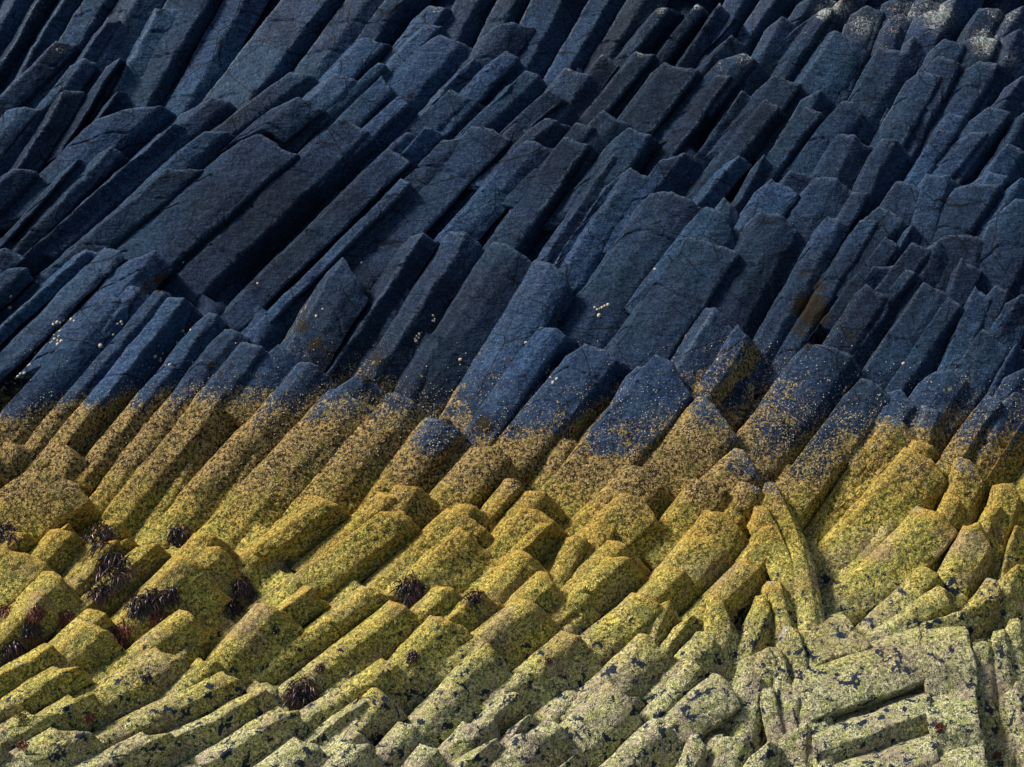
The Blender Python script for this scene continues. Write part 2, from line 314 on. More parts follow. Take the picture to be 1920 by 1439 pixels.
def column(idx, label, prof, path, opt):
    P = np.array([[float(v) for v in p.split(',')] for p in prof.split()])
    path = np.array([[0, 0]] + [[float(v) for v in q.split(',')] for q in path.split(';')])
    dry = P[:, 1].mean() < 770
    ad = path[1] / np.linalg.norm(path[1]); pr = np.array([-ad[1], ad[0]]); pr = pr if pr[0] > 0 else -pr
    if not dry and path[-1, 0] < 0 and abs(path[-1, 1]) > 0.35 * abs(path[-1, 0]) and len(P) > 3:
        ap = int(np.argmax(P[:, 2] >= 0)); keep = [k for k in range(len(P)) if k >= ap]
        vs = [P[k, :2] - P[ap, :2] for k in range(ap)]
        lefts = [k for k, v in enumerate(vs) if v @ ad < 0.72 * np.linalg.norm(v)]
        far = max([np.linalg.norm(v) for v in vs] + [0])
        if ap and len(lefts) < ap:
            if far > 40:
                nd = vs[0] / np.linalg.norm(vs[0]); nd = 0.35 * nd + 0.65 * ad; nd /= np.linalg.norm(nd)
                lens = np.linalg.norm(path[1]); path[1] = nd * (lens + 0.5 * far)
                if len(path) > 2: path = path[:2]
            new = P[ap].copy(); new[:2] += -pr * 10 + ad * 7; new[2] = -11
            P = np.array([new] + [P[k] for k in lefts] + [P[k] for k in keep]) if lefts else np.array([new] + [P[k] for k in keep])
            if lefts: P = P[1:]
    for k in range(len(P)):
        small = k in (0, len(P) - 1) and abs(P[k, 2]) <= 20
        if dry: P[k, 2] *= (1.1 if k and P[k, 2] < -14 else 0.6) if small else 1.9
        else: P[k, 2] *= (1.8 if P[k, 2] > -23 else 2.2) if (k == len(P) - 1 and path[-1, 0] < 0) else 1.4
    e = path[-1] - path[-2]
    ext = opt.get('ext', 0 if (e[0] > -3 or abs(e[1]) < 0.6 * abs(e[0]) and P[0, 0] > 1300) else 110 if dry else 80)
    path[-1] = path[-1] + e / np.linalg.norm(e) * ext
    for a, b in ((0, 1), (-1, -2)):
        v = P[a] - P[b]; P[a] = P[a] + v / (np.linalg.norm(v[:2]) + 1e-6) * (8.0 if dry else 4.0)
    ya = P[:, 1].mean()
    width = np.linalg.norm(P[-1, :2] - P[0, :2])
    Lp = np.linalg.norm(np.diff(path, axis=0), axis=1).sum()
    Lv = abs(path[-1, 1])
    sink = opt.get('sink', float(np.clip(0.27 * Lv, 38, 115)) if dry else float(np.clip(0.5 * Lv, 60, 190)))
    s = K if Lv < 0.5 * abs(path[-1, 0]) and P[0, 0] > 1300 else max(-0.4, K - sink / max(Lv, 30))
    # cross profile, corners slightly rounded
    Q, t, s0 = resample(P, 2.0)
    Q = smooth1(Q, 0.6)
    jag = vnoise(np.stack([t, t * 0 + idx * 3.7, t * 0], 1), 1 / 9.0) * 2.2 + vnoise(np.stack([t, t * 0 + idx * 1.7, t * 0 + 5], 1), 1 / 26.0) * 3.5
    dirv = path[1] / np.linalg.norm(path[1])
    Q[:, 0] += dirv[0] * jag * 0.8; Q[:, 1] += dirv[1] * jag * 0.8
    keep = np.unique(np.concatenate([np.arange(0, len(Q), 2), [len(Q) - 1]])); Q = Q[keep]; tq = t[keep]
    # side walls going back into the slope
    back = min(0.75 * width + 30, 110)
    wl = np.array([[0, 0, -back * k] for k in (1.0, 0.66, 0.36, 0.14, 0.04)])
    cen = P[:, :2].mean(0)
    inward = (cen - P[0, :2]) / width * 2; inward2 = (cen - P[-1, :2]) / width * 2
    Lw = np.array([[Q[0, 0] + inward[0] * k * 6, Q[0, 1] + inward[1] * k * 6, Q[0, 2] - back * k] for k in (1.0, 0.66, 0.36, 0.14, 0.05)])
    Rw = np.array([[Q[-1, 0] + inward2[0] * k * 6, Q[-1, 1] + inward2[1] * k * 6, Q[-1, 2] - back * k] for k in (0.05, 0.14, 0.36, 0.66, 1.0)])
    front = np.zeros(len(Lw) + len(Q) + len(Rw)); front[len(Lw):len(Lw) + len(Q)] = 1
    C = np.concatenate([Lw, Q, Rw]); nC = len(C)
    # ridge measure for the worn edges
    r = C[:, 2]; curv = np.zeros(nC); curv[1:-1] = np.clip(2 * r[1:-1] - r[:-2] - r[2:], 0, 6) / 3.5
    curv = np.convolve(curv, [0.3, 0.8, 0.3] if dry else [0.35, 0.7, 0.9, 0.7, 0.35], 'same') * front
    # stations along the axis: a few close rows round the worn tip
    tip = [0, 1.0, 2.6, 5.0, 8.5]
    rest = np.arange(13.0, Lp, STEP * 1.12)
    A = np.array(tip + list(rest)); nA = len(A)
    pl = np.concatenate([[0], np.cumsum(np.linalg.norm(np.diff(path, axis=0), axis=1))])
    ox = np.interp(A, pl, path[:, 0]); oy = np.interp(A, pl, path[:, 1])
    if len(path) > 2:
        ox = smooth1(ox, 5); oy = smooth1(oy, 5)
    lr = np.random.default_rng(1000 + idx)
    X = C[None, :, 0] + ox[:, None]; Y = C[None, :, 1] + oy[:, None]
    Rr = 3.8
    drop = np.where(A < Rr, Rr - np.sqrt(np.clip(Rr ** 2 - (Rr - A) ** 2, 0, None)), 0) * 1.2
    rel = C[None, :, 2] - drop[:, None] * (0.4 + 0.6 * front[None, :])
    # broken lengths: the column is cut in drums, each set slightly in or out
    cuts = []; a = lr.uniform(50, 130)
    while a < Lp:
        cuts.append((a, lr.uniform(-3.2, 2.2), lr.uniform(-0.35, 0.35))); a += lr.uniform(60, 170)
    cc = np.linspace(-1, 1, nC)[None, :] * width / 2
    for (a, d, sl) in cuts:
        bd = A[:, None] - (a + sl * cc + 3 * np.sin(cc / 9.0 + a))
        rel = rel + d / (1 + np.exp(-np.clip(bd / 1.2, -30, 30))) - 4.2 * np.exp(-(bd / 1.7) ** 2)
    # wavy arrises: the cross position shifts as the ridge line wanders
    pp = np.stack([A / 60.0, np.full(nA, idx * 7.31), np.zeros(nA)], 1)
    pc = np.array([-dirv[1], dirv[0]])
    if pc[0] < 0: pc = -pc
    wv = vnoise(pp, 1.0) * 3.0 + vnoise(pp, 3.1, 9) * 1.3
    inner = np.sin(np.linspace(0, np.pi, nC)) ** 0.5
    X = X + pc[0] * wv[:, None] * inner[None, :]; Y = Y + pc[1] * wv[:, None] * inner[None, :]
    z0 = surf(ya) - opt.get('z', 0)
    dep = z0 + s * (ya - Y) - rel
    xf, yf, df = X.ravel(), Y.ravel(), dep.ravel()
    W = to_world(xf, yf, df)
    T = tide(W)
    # surface roughness (world space, pushes along the view relief)
    low = np.clip((T - 0.3) / 1.2, 0, 1)
    nz = (vnoise(W, 3.2, idx * 1.37) * 2.6 + vnoise(W, 9.0, idx) * 1.5 + vnoise(W, 24.0) * (0.7 + 0.9 * low) + vnoise(W, 48.0) * (0.25 + 0.9 * low))
    fr = np.tile(front, nA)
    edge = np.maximum(np.clip(np.tile(curv, nA), 0, 1), (np.exp(-(A / 7.0) ** 2)[:, None] * front[None, :]).ravel())
    df = df + nz * (0.5 + 0.5 * fr) + edge * (np.clip(vnoise(W, 11.0, 5.5) + 0.15, 0, 1) * 4.0 + np.clip(vnoise(W, 30.0, 8.5) + 0.1, 0, 1) * 2.4)
    e = vnoise(W, 14.0, 31.0) * 1.0 + vnoise(W, 36.0, 11.0) * 0.7
    xf = xf + e; yf = yf + vnoise(W, 14.0, 77.0) * 1.0
    W = to_world(xf, yf, df)
    verts = [tuple(v) for v in W.tolist()]
    faces = []
    ids = np.arange(nA * nC).reshape(nA, nC)
    a_ = ids[:-1, :-1].ravel(); b_ = ids[1:, :-1].ravel(); c_ = ids[1:, 1:].ravel(); d_ = ids[:-1, 1:].ravel()
    faces = np.stack([a_, b_, c_, d_], 1)
    # cap: rows stepping back and slightly down from the tip rim towards the hidden back edge
    capr = []
    k0 = ids[0]
    prev = k0; extra = []
    base = nA * nC
    for j, (f, bk) in enumerate([(0.10, 5), (0.35, 20), (0.8, 60)]):
        cx = X[0] + dirv[0] * bk * 0.18 + (cen[0] - X[0]) * f * 0.15
        cy = Y[0] + dirv[1] * bk * 0.18 + (cen[1] - Y[0]) * f * 0.15
        cd = np.maximum(dep[0] + bk * front, dep[0] * 0 - 1e9)
        w = to_world(cx, cy, cd); extra.append(w)
        cur = np.arange(base, base + nC); base += nC
        faces = np.concatenate([faces, np.stack([cur[:-1], prev[:-1], prev[1:], cur[1:]], 1)])
        prev = cur
    verts += [tuple(v) for w in extra for v in w.tolist()]
    fl = faces.tolist()
    # back wall and foot close the solid
    for k in range(nA - 1): fl.append([int(ids[k, 0]), int(ids[k, -1]), int(ids[k + 1, -1]), int(ids[k + 1, 0])])
    fl.append([int(v) for v in prev]); fl.append([int(v) for v in ids[-1][::-1]])
    V = np.array(verts)
    groove = np.clip(-C[:, 2] / 45.0, 0, 1) * front
    T = tide(V)
    T = T + (opt.get('lift', 0)) + np.clip((2.0 - T) / 1.1, 0, 1) * np.clip((T + 1.5) / 0.8, 0, 1) * (lr.uniform(-0.22, 0.22) * (0.4 if P[0, 0] > 1380 else 1) + 0.42 * np.concatenate([np.tile(groove, nA), np.zeros(3 * nC)]) + 0.30 * vnoise(V, 2.3, 3.3))
    tipc = np.exp(-(A / (5.0 if dry else 12.0)) ** 2)[:, None] * front[None, :] * (0.6 if dry else 0.9)
    crest = np.clip(np.maximum(tipc, curv[None, :] * 0.55), 0, 1).ravel()
    crest = np.concatenate([crest, np.tile(front * 0.8, 3)])
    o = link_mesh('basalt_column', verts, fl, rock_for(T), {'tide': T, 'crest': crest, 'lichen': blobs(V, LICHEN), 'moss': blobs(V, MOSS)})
    o['label'] = label; o['category'] = 'basalt column'; o['kind'] = 'thing'; o['group'] = 'basalt columns stacked up the shore slope'
    global BV_OFF
    BV_V.append(V[:nA * nC]); BV_F.append((faces[:(nA - 1) * (nC - 1)] + BV_OFF)); BV_OFF += nA * nC
    return o

COLS = '''
# upper left bank
narrow slate column cut off by the top left corner|-30,-15,-20 5,-25,0 22,-15,-25|-70,130
second slate column from the top left corner, plain dark face|18,-15,-20 45,-25,0 66,-15,-20|-120,200
column with rusty lichen along its pale streaked edge, third from the top left corner|62,-18,-30 88,-22,0 122,-15,-30|-140,235
column with orange specked lit edge, fourth from the top left corner|118,-18,-30 131,-22,0 180,-15,-22|-150,255
column with a white lichen rosette, fifth from the top left corner|176,-18,-20 215,-24,0 262,-15,-35|-150,240
stubby block with golden lichen crust below the fourth top left column|88,92,-25 103,77,0 148,82,-8 165,105,-40|-130,130
thin lichen dusted column between two cracks near the top left|182,60,-20 200,42,0 228,38,-10 232,60,-35|-60,90
low pale rimmed stump below the thin lichen dusted column|138,122,-15 160,110,0 186,122,-10 190,150,-40|-110,130
pointed dark stump with white lichen cap in the upper left bank|203,122,-15 224,107,0 246,116,-65|-55,90
slim column with a bright worn blade edge above the pointed dark stump|283,22,-30 298,16,0 335,18,-14|-90,165
cracked column at the top edge just left of the bright worn blade|238,-15,-15 270,-22,0 318,-15,-20|-90,150|z=-4
broad pitted column with frosty blue ridge reaching the top edge|330,-15,-12 402,-22,8 440,-15,-26|-170,290
flat pitted dark column right of the broad frosty ridge|436,-15,-20 470,-22,0 505,-15,-20|-180,320
hollowed column with pale lip over a black overhang at the left edge|20,205,-20 45,200,0 75,205,-5 92,197,-75|-110,135
teal blue ribbed column beside the black overhang at the left edge|85,195,-25 122,168,0 160,172,-12 182,195,-45|-90,150
tiny leaning splinter column with a lit side above the wide cracked slab|200,195,-12 222,172,0 240,172,-30|-45,60
wide cracked slab like column with brown specks in the left bank|160,240,-15 182,221,0 230,205,4 300,195,0 335,215,-30|-120,125|z=-10
smooth dark column with white streaks of droppings at the left edge|-20,345,-25 28,315,0 70,322,-10 85,345,-35|-150,150
short block with pale slanting side below the wide cracked slab|112,330,-15 150,299,0 165,302,-25|-120,130
thin blade edged column ending beneath the wide cracked slab|190,285,-18 207,277,0 228,285,-6 245,300,-30|-240,250
long dark column with a bright knife edge running to the left border|292,255,-24 303,250,0 330,230,2 350,240,-8 368,262,-25|-345,305
dark roof shaped column with pale left shoulder and square black notch|345,212,-22 360,205,-12 400,181,0 430,192,-3 462,218,-25|-250,220
dark column with a jagged ledge right under the square black notch|352,268,-20 384,244,0 425,245,-2 452,262,-22|-300,275
low dark column with a thin lit arris beside the long deep crack|290,330,-18 313,316,0 375,318,-6 405,318,-25|-260,225
# upper middle
lit stub column with a jet black undercut face and orange dot|480,225,-15 505,205,-4 558,180,4 602,204,2 631,217,-80|-72,64|z=30 ext=0
very wide pale blue column running down from the black undercut stub|420,285,-18 452,262,-3 485,246,0 525,275,3 555,288,2 590,300,-32|-345,310
wide purplish column directly right of the black undercut stub|600,250,-18 640,222,0 690,248,0 724,274,-30|-345,330
column with a small triangular dark end cut by star shaped cracks|712,290,-15 728,277,0 770,301,0 783,322,-50|-330,330
long two faced column with a blunt chipped tip and dark side|738,350,-20 752,336,0 770,345,2 787,361,-45|-290,290
peaked column with a thin shining ridge and banded dark side|680,178,-12 718,142,0 738,172,0 750,184,-26|-90,88
twin of the peaked shining ridge column with the blacker side|738,188,-15 748,180,-2 766,196,0 786,208,-42|-92,84|z=8
dark hooded column peeping from behind the shining ridge peak|690,135,-10 709,118,0 725,124,-2 753,166,-60|-110,100
flat lit column left of the shining ridge peak|598,160,-18 630,141,0 665,150,0 690,168,-15|-130,110
ragged topped column stub above the black undercut stub|495,172,-25 545,134,0 580,140,0 605,158,-20|-120,90
column with a pale grained left slope and small dark end near the top|655,90,-22 681,71,0 725,82,0 745,95,-35|-120,120
steep column with a frosted blue left face reaching the top edge|545,-12,-15 628,-15,4 672,-10,-25|-170,215
finely cracked column at the top edge right of the frosted blue face|664,-12,-12 700,-18,0 742,-12,-15|-160,220
cracked column at the top edge bounded by a dark slanting gap|738,-12,-14 770,-18,0 812,-12,-30|-180,240
blunt column with a white lichen crown near the top edge|782,30,-18 803,11,0 838,14,2 874,32,-40|-60,80
column with pale lichen line below the white crowned blunt one|770,68,-18 797,46,0 828,48,0 850,65,-25|-110,120
broad blue column with small brown marks under the two lichen crowned ones|775,95,-15 826,63,0 862,78,2 925,112,-25|-130,150
narrow column with thin pale edge meeting the top edge right of the lichen crown|870,-12,-15 905,-15,0 945,-12,-25|-80,150
cracked block holding an orange lichen hollow near the top edge|905,72,-10 932,50,0 965,42,0 1000,52,-15|-70,90
dark column above the orange lichen hollow at the top edge|945,-12,-15 975,-18,0 1012,-12,-25|-60,120|z=-4
peaked column with a dotted white lichen rim near the top middle|915,120,-18 947,97,0 975,107,0 984,125,-35|-140,150
thin bright edged column left of the dotted lichen rim|868,125,-15 890,108,0 912,124,-20|-140,150
small roof shaped tip just right of the dotted lichen rim|968,150,-15 985,129,0 1010,140,0 1027,158,-20|-70,70
column with a brilliant lit left face and black right face, mid slope|935,172,-25 968,151,0 992,177,-30|-115,115
plain blue column end crossed by a crack, right of the twin peaks|800,215,-10 845,165,0 880,180,0 905,195,-15|-110,110|z=-15
small faceted column tip under the plain crossed column|780,262,-12 800,240,0 832,250,-18|-110,110
little dark column tip right below the twin peaks|745,262,-10 765,248,0 790,262,-15|-90,90
large column with a spider web of cracks and a long black side|855,262,-15 885,235,0 925,240,2 957,260,2 971,264,-45|-265,290
slim pale column pressed against the large web cracked one|815,290,-12 830,264,0 862,262,0 880,270,-12|-265,285
steep half lit half black column reaching the top edge, upper middle|1012,-12,-20 1065,-18,0 1122,-12,-25|-160,290
blue column with tiny ticks between two black cracks at the top edge|1118,-12,-18 1150,-18,0 1192,-12,-25|-170,290
plain column at the top edge left of the orange capped one|1188,-12,-15 1215,-18,0 1252,-12,-20|-120,200|z=-6
column with a white and orange lichen cap near the top edge|1215,32,-20 1232,14,0 1255,13,2 1281,27,-28|-120,150
long column with a small snow white tip above a dotted lichen seam|1288,28,-15 1305,6,0 1320,14,0 1332,30,-22|-150,200
long column whose rounded tip wears a white crescent|1330,30,-15 1349,5,0 1366,25,-8 1378,38,-25|-130,190
small block with a square black end near the top edge|1355,60,-10 1380,31,2 1398,41,-60|-38,40|z=8 ext=10
column with a purple sheen below the square black end|1340,90,-15 1370,62,0 1395,85,-10 1402,92,-25|-130,160
column touching the top edge above the square black end|1376,-12,-15 1405,-16,0 1442,-12,-25|-70,120|z=-8
dark cracked column at the top edge left of the lichen peak|1438,-12,-15 1460,-16,0 1502,-10,-25|-110,180
big two toned column with yellow dots across its head|1225,135,-15 1245,118,0 1308,132,4 1328,147,-40|-160,215
helmet shaped column with a beaded white lichen rim|1324,142,-18 1352,113,-4 1395,102,2 1418,112,0 1441,140,-40|-75,85
lit column with orange dot, emerging under the helmet shaped one|1326,158,-15 1345,140,0 1370,141,4 1392,160,-30|-160,225
dusky column in the cleft right of the orange dot column|1378,190,-15 1393,170,0 1428,193,-18|-160,215
dusky boulder ended column right of the helmet shaped one|1425,165,-10 1455,141,0 1502,160,2 1514,190,-40|-50,60
fine grained dark prism below the dusky boulder ended column|1415,205,-15 1437,187,0 1462,200,3 1486,232,-30|-140,175
column with a clear bright ridge and a sprinkled white lichen head|1160,125,-22 1192,96,0 1225,103,2 1240,118,-28|-140,165
lichen tipped stump left of the bright ridge with sprinkled head|1110,122,-15 1130,100,0 1155,118,-12|-70,110
wide stump with a green grey lichen knob|1032,158,-20 1060,127,0 1105,140,2 1122,152,-15|-60,90
cracked face column below the green grey lichen knob|995,195,-12 1030,165,0 1060,182,-12|-90,90
black faced dome stub in the middle of the upper slope|1018,220,-20 1055,184,4 1072,189,-12 1092,208,-45|-42,38|ext=20
pale half dome lying under the black faced dome|1000,245,-20 1022,220,0 1045,224,2 1072,240,-20|-60,55
split headed column right of the pale half dome|1062,255,-15 1080,230,0 1115,235,3 1150,262,-30|-70,75
dark slab with a thin bright upper rim, below the lichen stumps|1105,230,-10 1130,206,0 1160,222,0 1188,240,-15|-60,60
column with a squarish lit face above a deep black corner|1145,268,-18 1180,239,0 1222,254,2 1243,285,-45|-60,75
smooth lit column ending at a star of cracks|960,285,-15 985,262,0 1015,268,2 1037,280,-12|-190,215
massive column half lit and half inky, centre of the slope|1030,290,-12 1060,256,0 1103,272,4 1136,288,-40|-170,240
narrow blue column squeezed right of the massive half inky one|1130,305,-15 1150,290,0 1180,305,-18|-180,270
dark pointed column rising left of the great double dome|1140,345,-10 1165,325,-6 1182,312,0 1213,332,-3 1228,352,-20|-180,275
shadowy block behind the great double dome|1212,340,-10 1240,300,0 1285,288,0 1300,300,-20|-80,100
prism with a pale scraped left slope behind the great double dome|1332,322,-22 1385,289,0 1408,310,-12 1412,322,-40|-80,95
steep dark column tip right of the pale scraped prism|1412,315,-15 1434,290,0 1452,318,-12 1465,330,-30|-90,160
# upper right
lichen dusted shoulder column left of the big lichen peak|1440,55,-15 1470,30,0 1495,50,-15|-70,130
big lichen crusted peak with black right flank near the top|1480,62,-16 1522,30,-8 1545,15,0 1562,18,2 1582,40,-20 1600,72,-45|-85,120
huge hexagonal column with lit left strip and wide dim face|1538,70,-22 1566,58,0 1610,78,2 1630,102,-3 1637,110,-35|-100,150
smooth broad column right of the huge hexagonal one|1628,120,-18 1652,89,0 1698,99,4 1716,122,-14|-90,160
tall column with a rusty spotted head and rounded dark side|1705,150,-18 1730,135,0 1765,143,3 1792,162,-45|-105,180
short column with a black curved flank behind the rusty spotted head|1738,128,-14 1760,104,0 1798,118,3 1828,160,-40|-55,110
column with frosted flat top and dark flank near the right edge|1815,128,-15 1838,115,0 1872,120,3 1898,145,-40|-75,125
partly cut off column at the right edge beside the frosted flat top|1888,160,-15 1915,140,0 1950,150,-20|-50,80
lichen blotched stump right of the big lichen peak|1590,45,-12 1612,35,0 1640,42,0 1655,60,-25|-25,70
dark lichen spotted dome beside the blotched stump|1650,55,-15 1668,36,0 1688,48,0 1702,72,-30|-25,70
low dark block at the top edge above the blotched stump|1598,25,-12 1622,10,0 1655,20,0 1662,35,-20|-12,40
little shaded tip between two lichen stumps near the top|1665,38,-12 1690,28,0 1722,35,-15|-15,50
column heavily splashed with white lichen near the top right|1720,30,-15 1748,18,0 1780,30,0 1800,55,-30|-45,90
dark wedge shaped column under the white splashed one|1698,78,-15 1712,68,0 1742,90,-10 1750,110,-30|-25,70
grey freckled column between the wedge and the white ruffled one|1745,95,-12 1772,72,0 1810,85,0 1825,110,-25|-35,70
column with a ruffled white lichen ridge near the top right|1810,75,-15 1845,68,0 1875,75,0 1880,95,-25|-35,70
grey crusted column with a slanting crack near the top right corner|1815,45,-12 1840,15,0 1880,20,0 1895,50,-25|-45,80
column with a single white lichen disc at the right edge|1885,70,-15 1910,55,0 1945,65,-20|-45,100
corner column cut off at the top right|1890,25,-15 1915,10,0 1950,25,-20|-35,70
sooty block left of the grey green lichen patch at the top edge|1500,5,-10 1525,-10,0 1560,0,-20|-45,70
block with grey green lichen at the top edge|1560,15,-12 1585,-10,0 1620,-5,-20|-25,60
bluish block at the top edge left of the white lichen splashes|1660,5,-12 1690,-12,0 1730,-5,-20|-25,60
crusted block at the top edge above the white lichen splashes|1720,0,-12 1745,-15,0 1775,-5,-20|-25,60
rough block at the top edge next to the top right corner|1770,5,-12 1800,-15,0 1840,-8,-25|-25,60
cracked knob of purple grey rock under the huge hexagonal column|1556,215,-18 1578,190,0 1602,190,2 1618,215,0 1638,258,-35|-45,55
small speckled tip left of the cracked purple grey knob|1508,185,-12 1538,168,0 1572,198,-22|-40,65
short two faced column below the small speckled tip|1488,230,-20 1510,199,0 1540,212,3 1568,252,-40|-85,110
wide scratched column right of the short two faced one|1548,285,-15 1572,252,0 1605,256,3 1645,285,-12 1665,310,-25|-70,120
broken light grey tip below the smooth broad column|1640,275,-15 1652,260,0 1680,262,2 1700,285,-12 1720,305,-30|-30,60
plain column just right of the tall rusty spotted one's foot|1748,265,-14 1762,242,0 1792,252,0 1800,268,-22|-70,110
column with a chipped white lip and long black side, right slope|1795,262,-12 1822,246,0 1850,250,3 1880,262,-45|-85,105
small dim tip above the chipped white lip|1765,225,-12 1780,210,0 1808,218,0 1825,240,-22|-35,60
broad dim head near the right edge, above the chipped lip column|1822,225,-14 1855,201,0 1895,212,2 1912,240,-30|-60,80
sloping column at the right edge beside the chipped lip column|1862,300,-15 1888,268,0 1920,285,-5 1950,300,-25|-70,110
cut off dim column high on the right edge|1905,225,-12 1930,205,0 1960,220,-20|-50,80
wedge of dark rock in the hollow left of the scratched column|1470,335,-12 1485,319,0 1528,334,-15|-40,65
lit block with a jet black square hollow on its right, right slope|1420,355,-18 1445,334,0 1497,364,2 1516,372,-60|-50,80
dim block under the wide scratched column|1505,360,-12 1532,331,0 1570,336,2 1600,362,-14|-60,100
small sharp edged column with dark lower side under the dim block|1588,380,-14 1601,361,0 1630,364,2 1646,384,-35|-45,65
tall smooth headed column above the brown moss patch|1530,430,-20 1552,405,0 1575,412,3 1590,430,-3 1601,445,-30|-165,295
grey rounded column right of the tall smooth headed one|1592,440,-12 1615,411,0 1642,415,3 1657,440,-18|-130,215
angular column leaning on the grey rounded one|1640,470,-12 1660,441,0 1684,462,0 1692,500,-35|-60,80
flat tilted block with a bright corner, right slope|1620,408,-12 1647,385,0 1690,410,2 1712,432,-20|-50,65
deep shaded column beneath the broken light grey tip|1650,385,-10 1680,340,0 1730,352,0 1765,410,-20|-50,110|z=-12
thin splinter with a bright rim between two shaded blocks|1700,428,-12 1710,420,0 1738,450,-25|-30,50
rough pale teal column on the right slope|1722,345,-14 1735,325,0 1775,330,2 1802,350,-20|-25,100
wide pale teal column with a black right flank near the right edge|1798,352,-14 1830,343,0 1875,350,2 1905,378,-35|-75,105
smooth small dome above the wide pale teal column|1830,335,-14 1855,320,0 1888,330,0 1895,350,-25|-35,55
pale tip cut by the right edge, beside the small smooth dome|1892,350,-14 1915,333,0 1950,345,-20|-40,60
craggy crumbled column at the right edge|1862,410,-14 1905,372,0 1955,385,0 1975,420,-20|-90,220
smooth dark hollow backed column below the wide pale teal one|1745,460,-14 1780,440,0 1835,445,0 1870,470,-20|-30,130|z=-12
rock head with a bright upper face and a dark scoop|1688,492,-18 1712,455,2 1745,472,0 1773,512,-30|-50,60
narrow pale slab leaning behind the dark scooped head|1740,465,-10 1760,452,0 1785,485,-8 1795,520,-30|-30,60|z=-6
upright little column with a brown tinted rim near the right edge|1790,505,-12 1803,485,0 1834,506,-14|-30,90
little sloping column beside a thin upright crack near the right edge|1815,560,-12 1828,537,0 1858,562,2 1878,580,-35|-35,80
knobbly pale tips near the right edge below the crumbled column|1850,555,-12 1868,534,0 1890,545,2 1905,560,-25|-30,90
plain cracked column at the right edge below the knobbly pale tips|1870,580,-15 1915,552,0 1960,560,-20|-70,120
dark green tinged column beside the deep black slot|1680,540,-20 1697,503,0 1715,510,2 1731,535,-25|-90,125
thick dark prism with a bright bitten corner on top|1718,548,-20 1732,531,2 1768,546,2 1800,572,-14|-100,145
crooked column right of the thick dark prism|1755,590,-15 1778,555,0 1800,572,2 1832,610,-30|-90,135
great wedge shaped column with a bright torn right edge|1815,660,-20 1842,617,2 1862,628,3 1893,662,0 1907,705,-35|-90,125
small dark knob at the right edge beside the great wedge|1890,665,-10 1905,645,0 1930,660,-20|-35,70
dim cracked block above the great wedge|1855,610,-12 1880,585,0 1930,590,-15|-50,100|z=-8
smooth black blue dome dotted with barnacles left of the great wedge's foot|1728,715,-15 1755,695,0 1785,694,2 1812,715,0 1835,750,-30|-90,140
block perched over the deep black slot|1625,520,-12 1640,500,0 1692,500,-14|-35,45|ext=20
long speckled column running down from the deep black slot|1608,548,-15 1625,532,0 1660,556,0 1692,562,-20|-105,160
wide lit column with veined cracks right of the great double dome|1402,415,-18 1425,393,0 1465,405,3 1490,430,0 1503,460,-18|-120,230
narrow slice tucked behind the wide veined column|1475,430,-10 1485,420,0 1508,455,-18|-30,40|z=-8
leaf shaped tip tucked behind the right dome|1345,385,-10 1357,370,0 1372,380,0 1398,432,-20|-25,80|z=-8
# centre
left half of the great double dome, crossed by a curved crack|1195,390,-14 1222,362,0 1260,362,4 1295,378,2 1318,390,-12|-185,285
right head of the great double dome with its long arched rim|1288,425,-12 1325,388,0 1358,402,4 1377,440,0 1382,472,-18|-50,65|z=4
wide body column below the right dome head with a dark edge strip|1268,462,-12 1290,440,0 1330,455,4 1384,474,4 1407,493,-45|-135,205
prism with a brightly scraped left face, just below the double dome|1308,582,-34 1314,576,-28 1342,576,2 1362,598,0 1378,628,-8|-105,165
small dark column right of the brightly scraped prism|1372,625,-12 1385,609,0 1405,630,0 1427,660,-25|-85,130
broad blue headed column with barnacles at its lower end|1492,665,-20 1515,642,0 1560,650,4 1600,668,2 1613,690,-18|-170,235
long column with a barnacle blackened side strip|1588,738,-16 1618,708,0 1650,722,4 1670,748,2 1690,768,-34|-200,265
long speckled grey and yellow column right of the blackened strip|1655,785,-25 1665,776,-3 1692,790,2 1720,820,-4|-185,255
arched barnacle rim above the long speckled grey column|1668,735,-8 1690,728,0 1715,760,2 1724,812,-30|-40,50|z=-6
long bright green column with a straight crack along its left|1700,848,-14 1712,840,0 1752,865,4 1775,900,0 1790,930,-25|-235,265
second bright green column with black bird shaped spots|1722,965,-14 1734,952,0 1768,962,4 1797,1000,0 1793,1022,-30|-100,105;-230,195
small green block wedged right of the long bright green column|1768,945,-14 1785,922,0 1800,935,0 1818,985,-25|-35,80
brown crusted bit above the head of the long bright green column|1705,845,-8 1725,825,0 1752,835,0 1768,862,-20|-30,50|z=-8
egg shaped yellow grey column right of the bright green ones|1785,875,-14 1803,854,0 1820,862,3 1842,895,0 1855,950,-28|-30,110
mossy brown stump in the dark cleft above the green columns|1718,778,-12 1738,758,0 1760,770,2 1778,810,-25|-30,90
two toned column with barnacle filled black side near the right edge|1825,768,-16 1850,738,0 1878,750,4 1908,785,-38|-80,115
grey yellow column at the right edge below the two toned one|1895,830,-14 1918,790,0 1960,800,-20|-95,145
dark bit of column at the right edge above the two toned one|1880,755,-10 1905,735,0 1950,750,-20|-35,70
dark blue column crossing the right edge under the small knob|1890,705,-12 1920,690,0 1960,700,-15|-70,110
small golden column with black flecks near the right edge|1862,930,-16 1875,905,0 1898,903,3 1912,930,2 1916,962,-25|-25,90
thin golden edged column left of the small black flecked one|1835,978,-16 1862,948,0 1878,946,2 1895,1000,-28|-45,120
pale green column with a bluish right rim, right side|1798,1010,-16 1822,984,0 1838,976,3 1858,1025,2 1869,1085,-28|-75,135
mottled column touching the right edge at green level|1893,1010,-14 1905,984,0 1940,1000,-15|-25,90
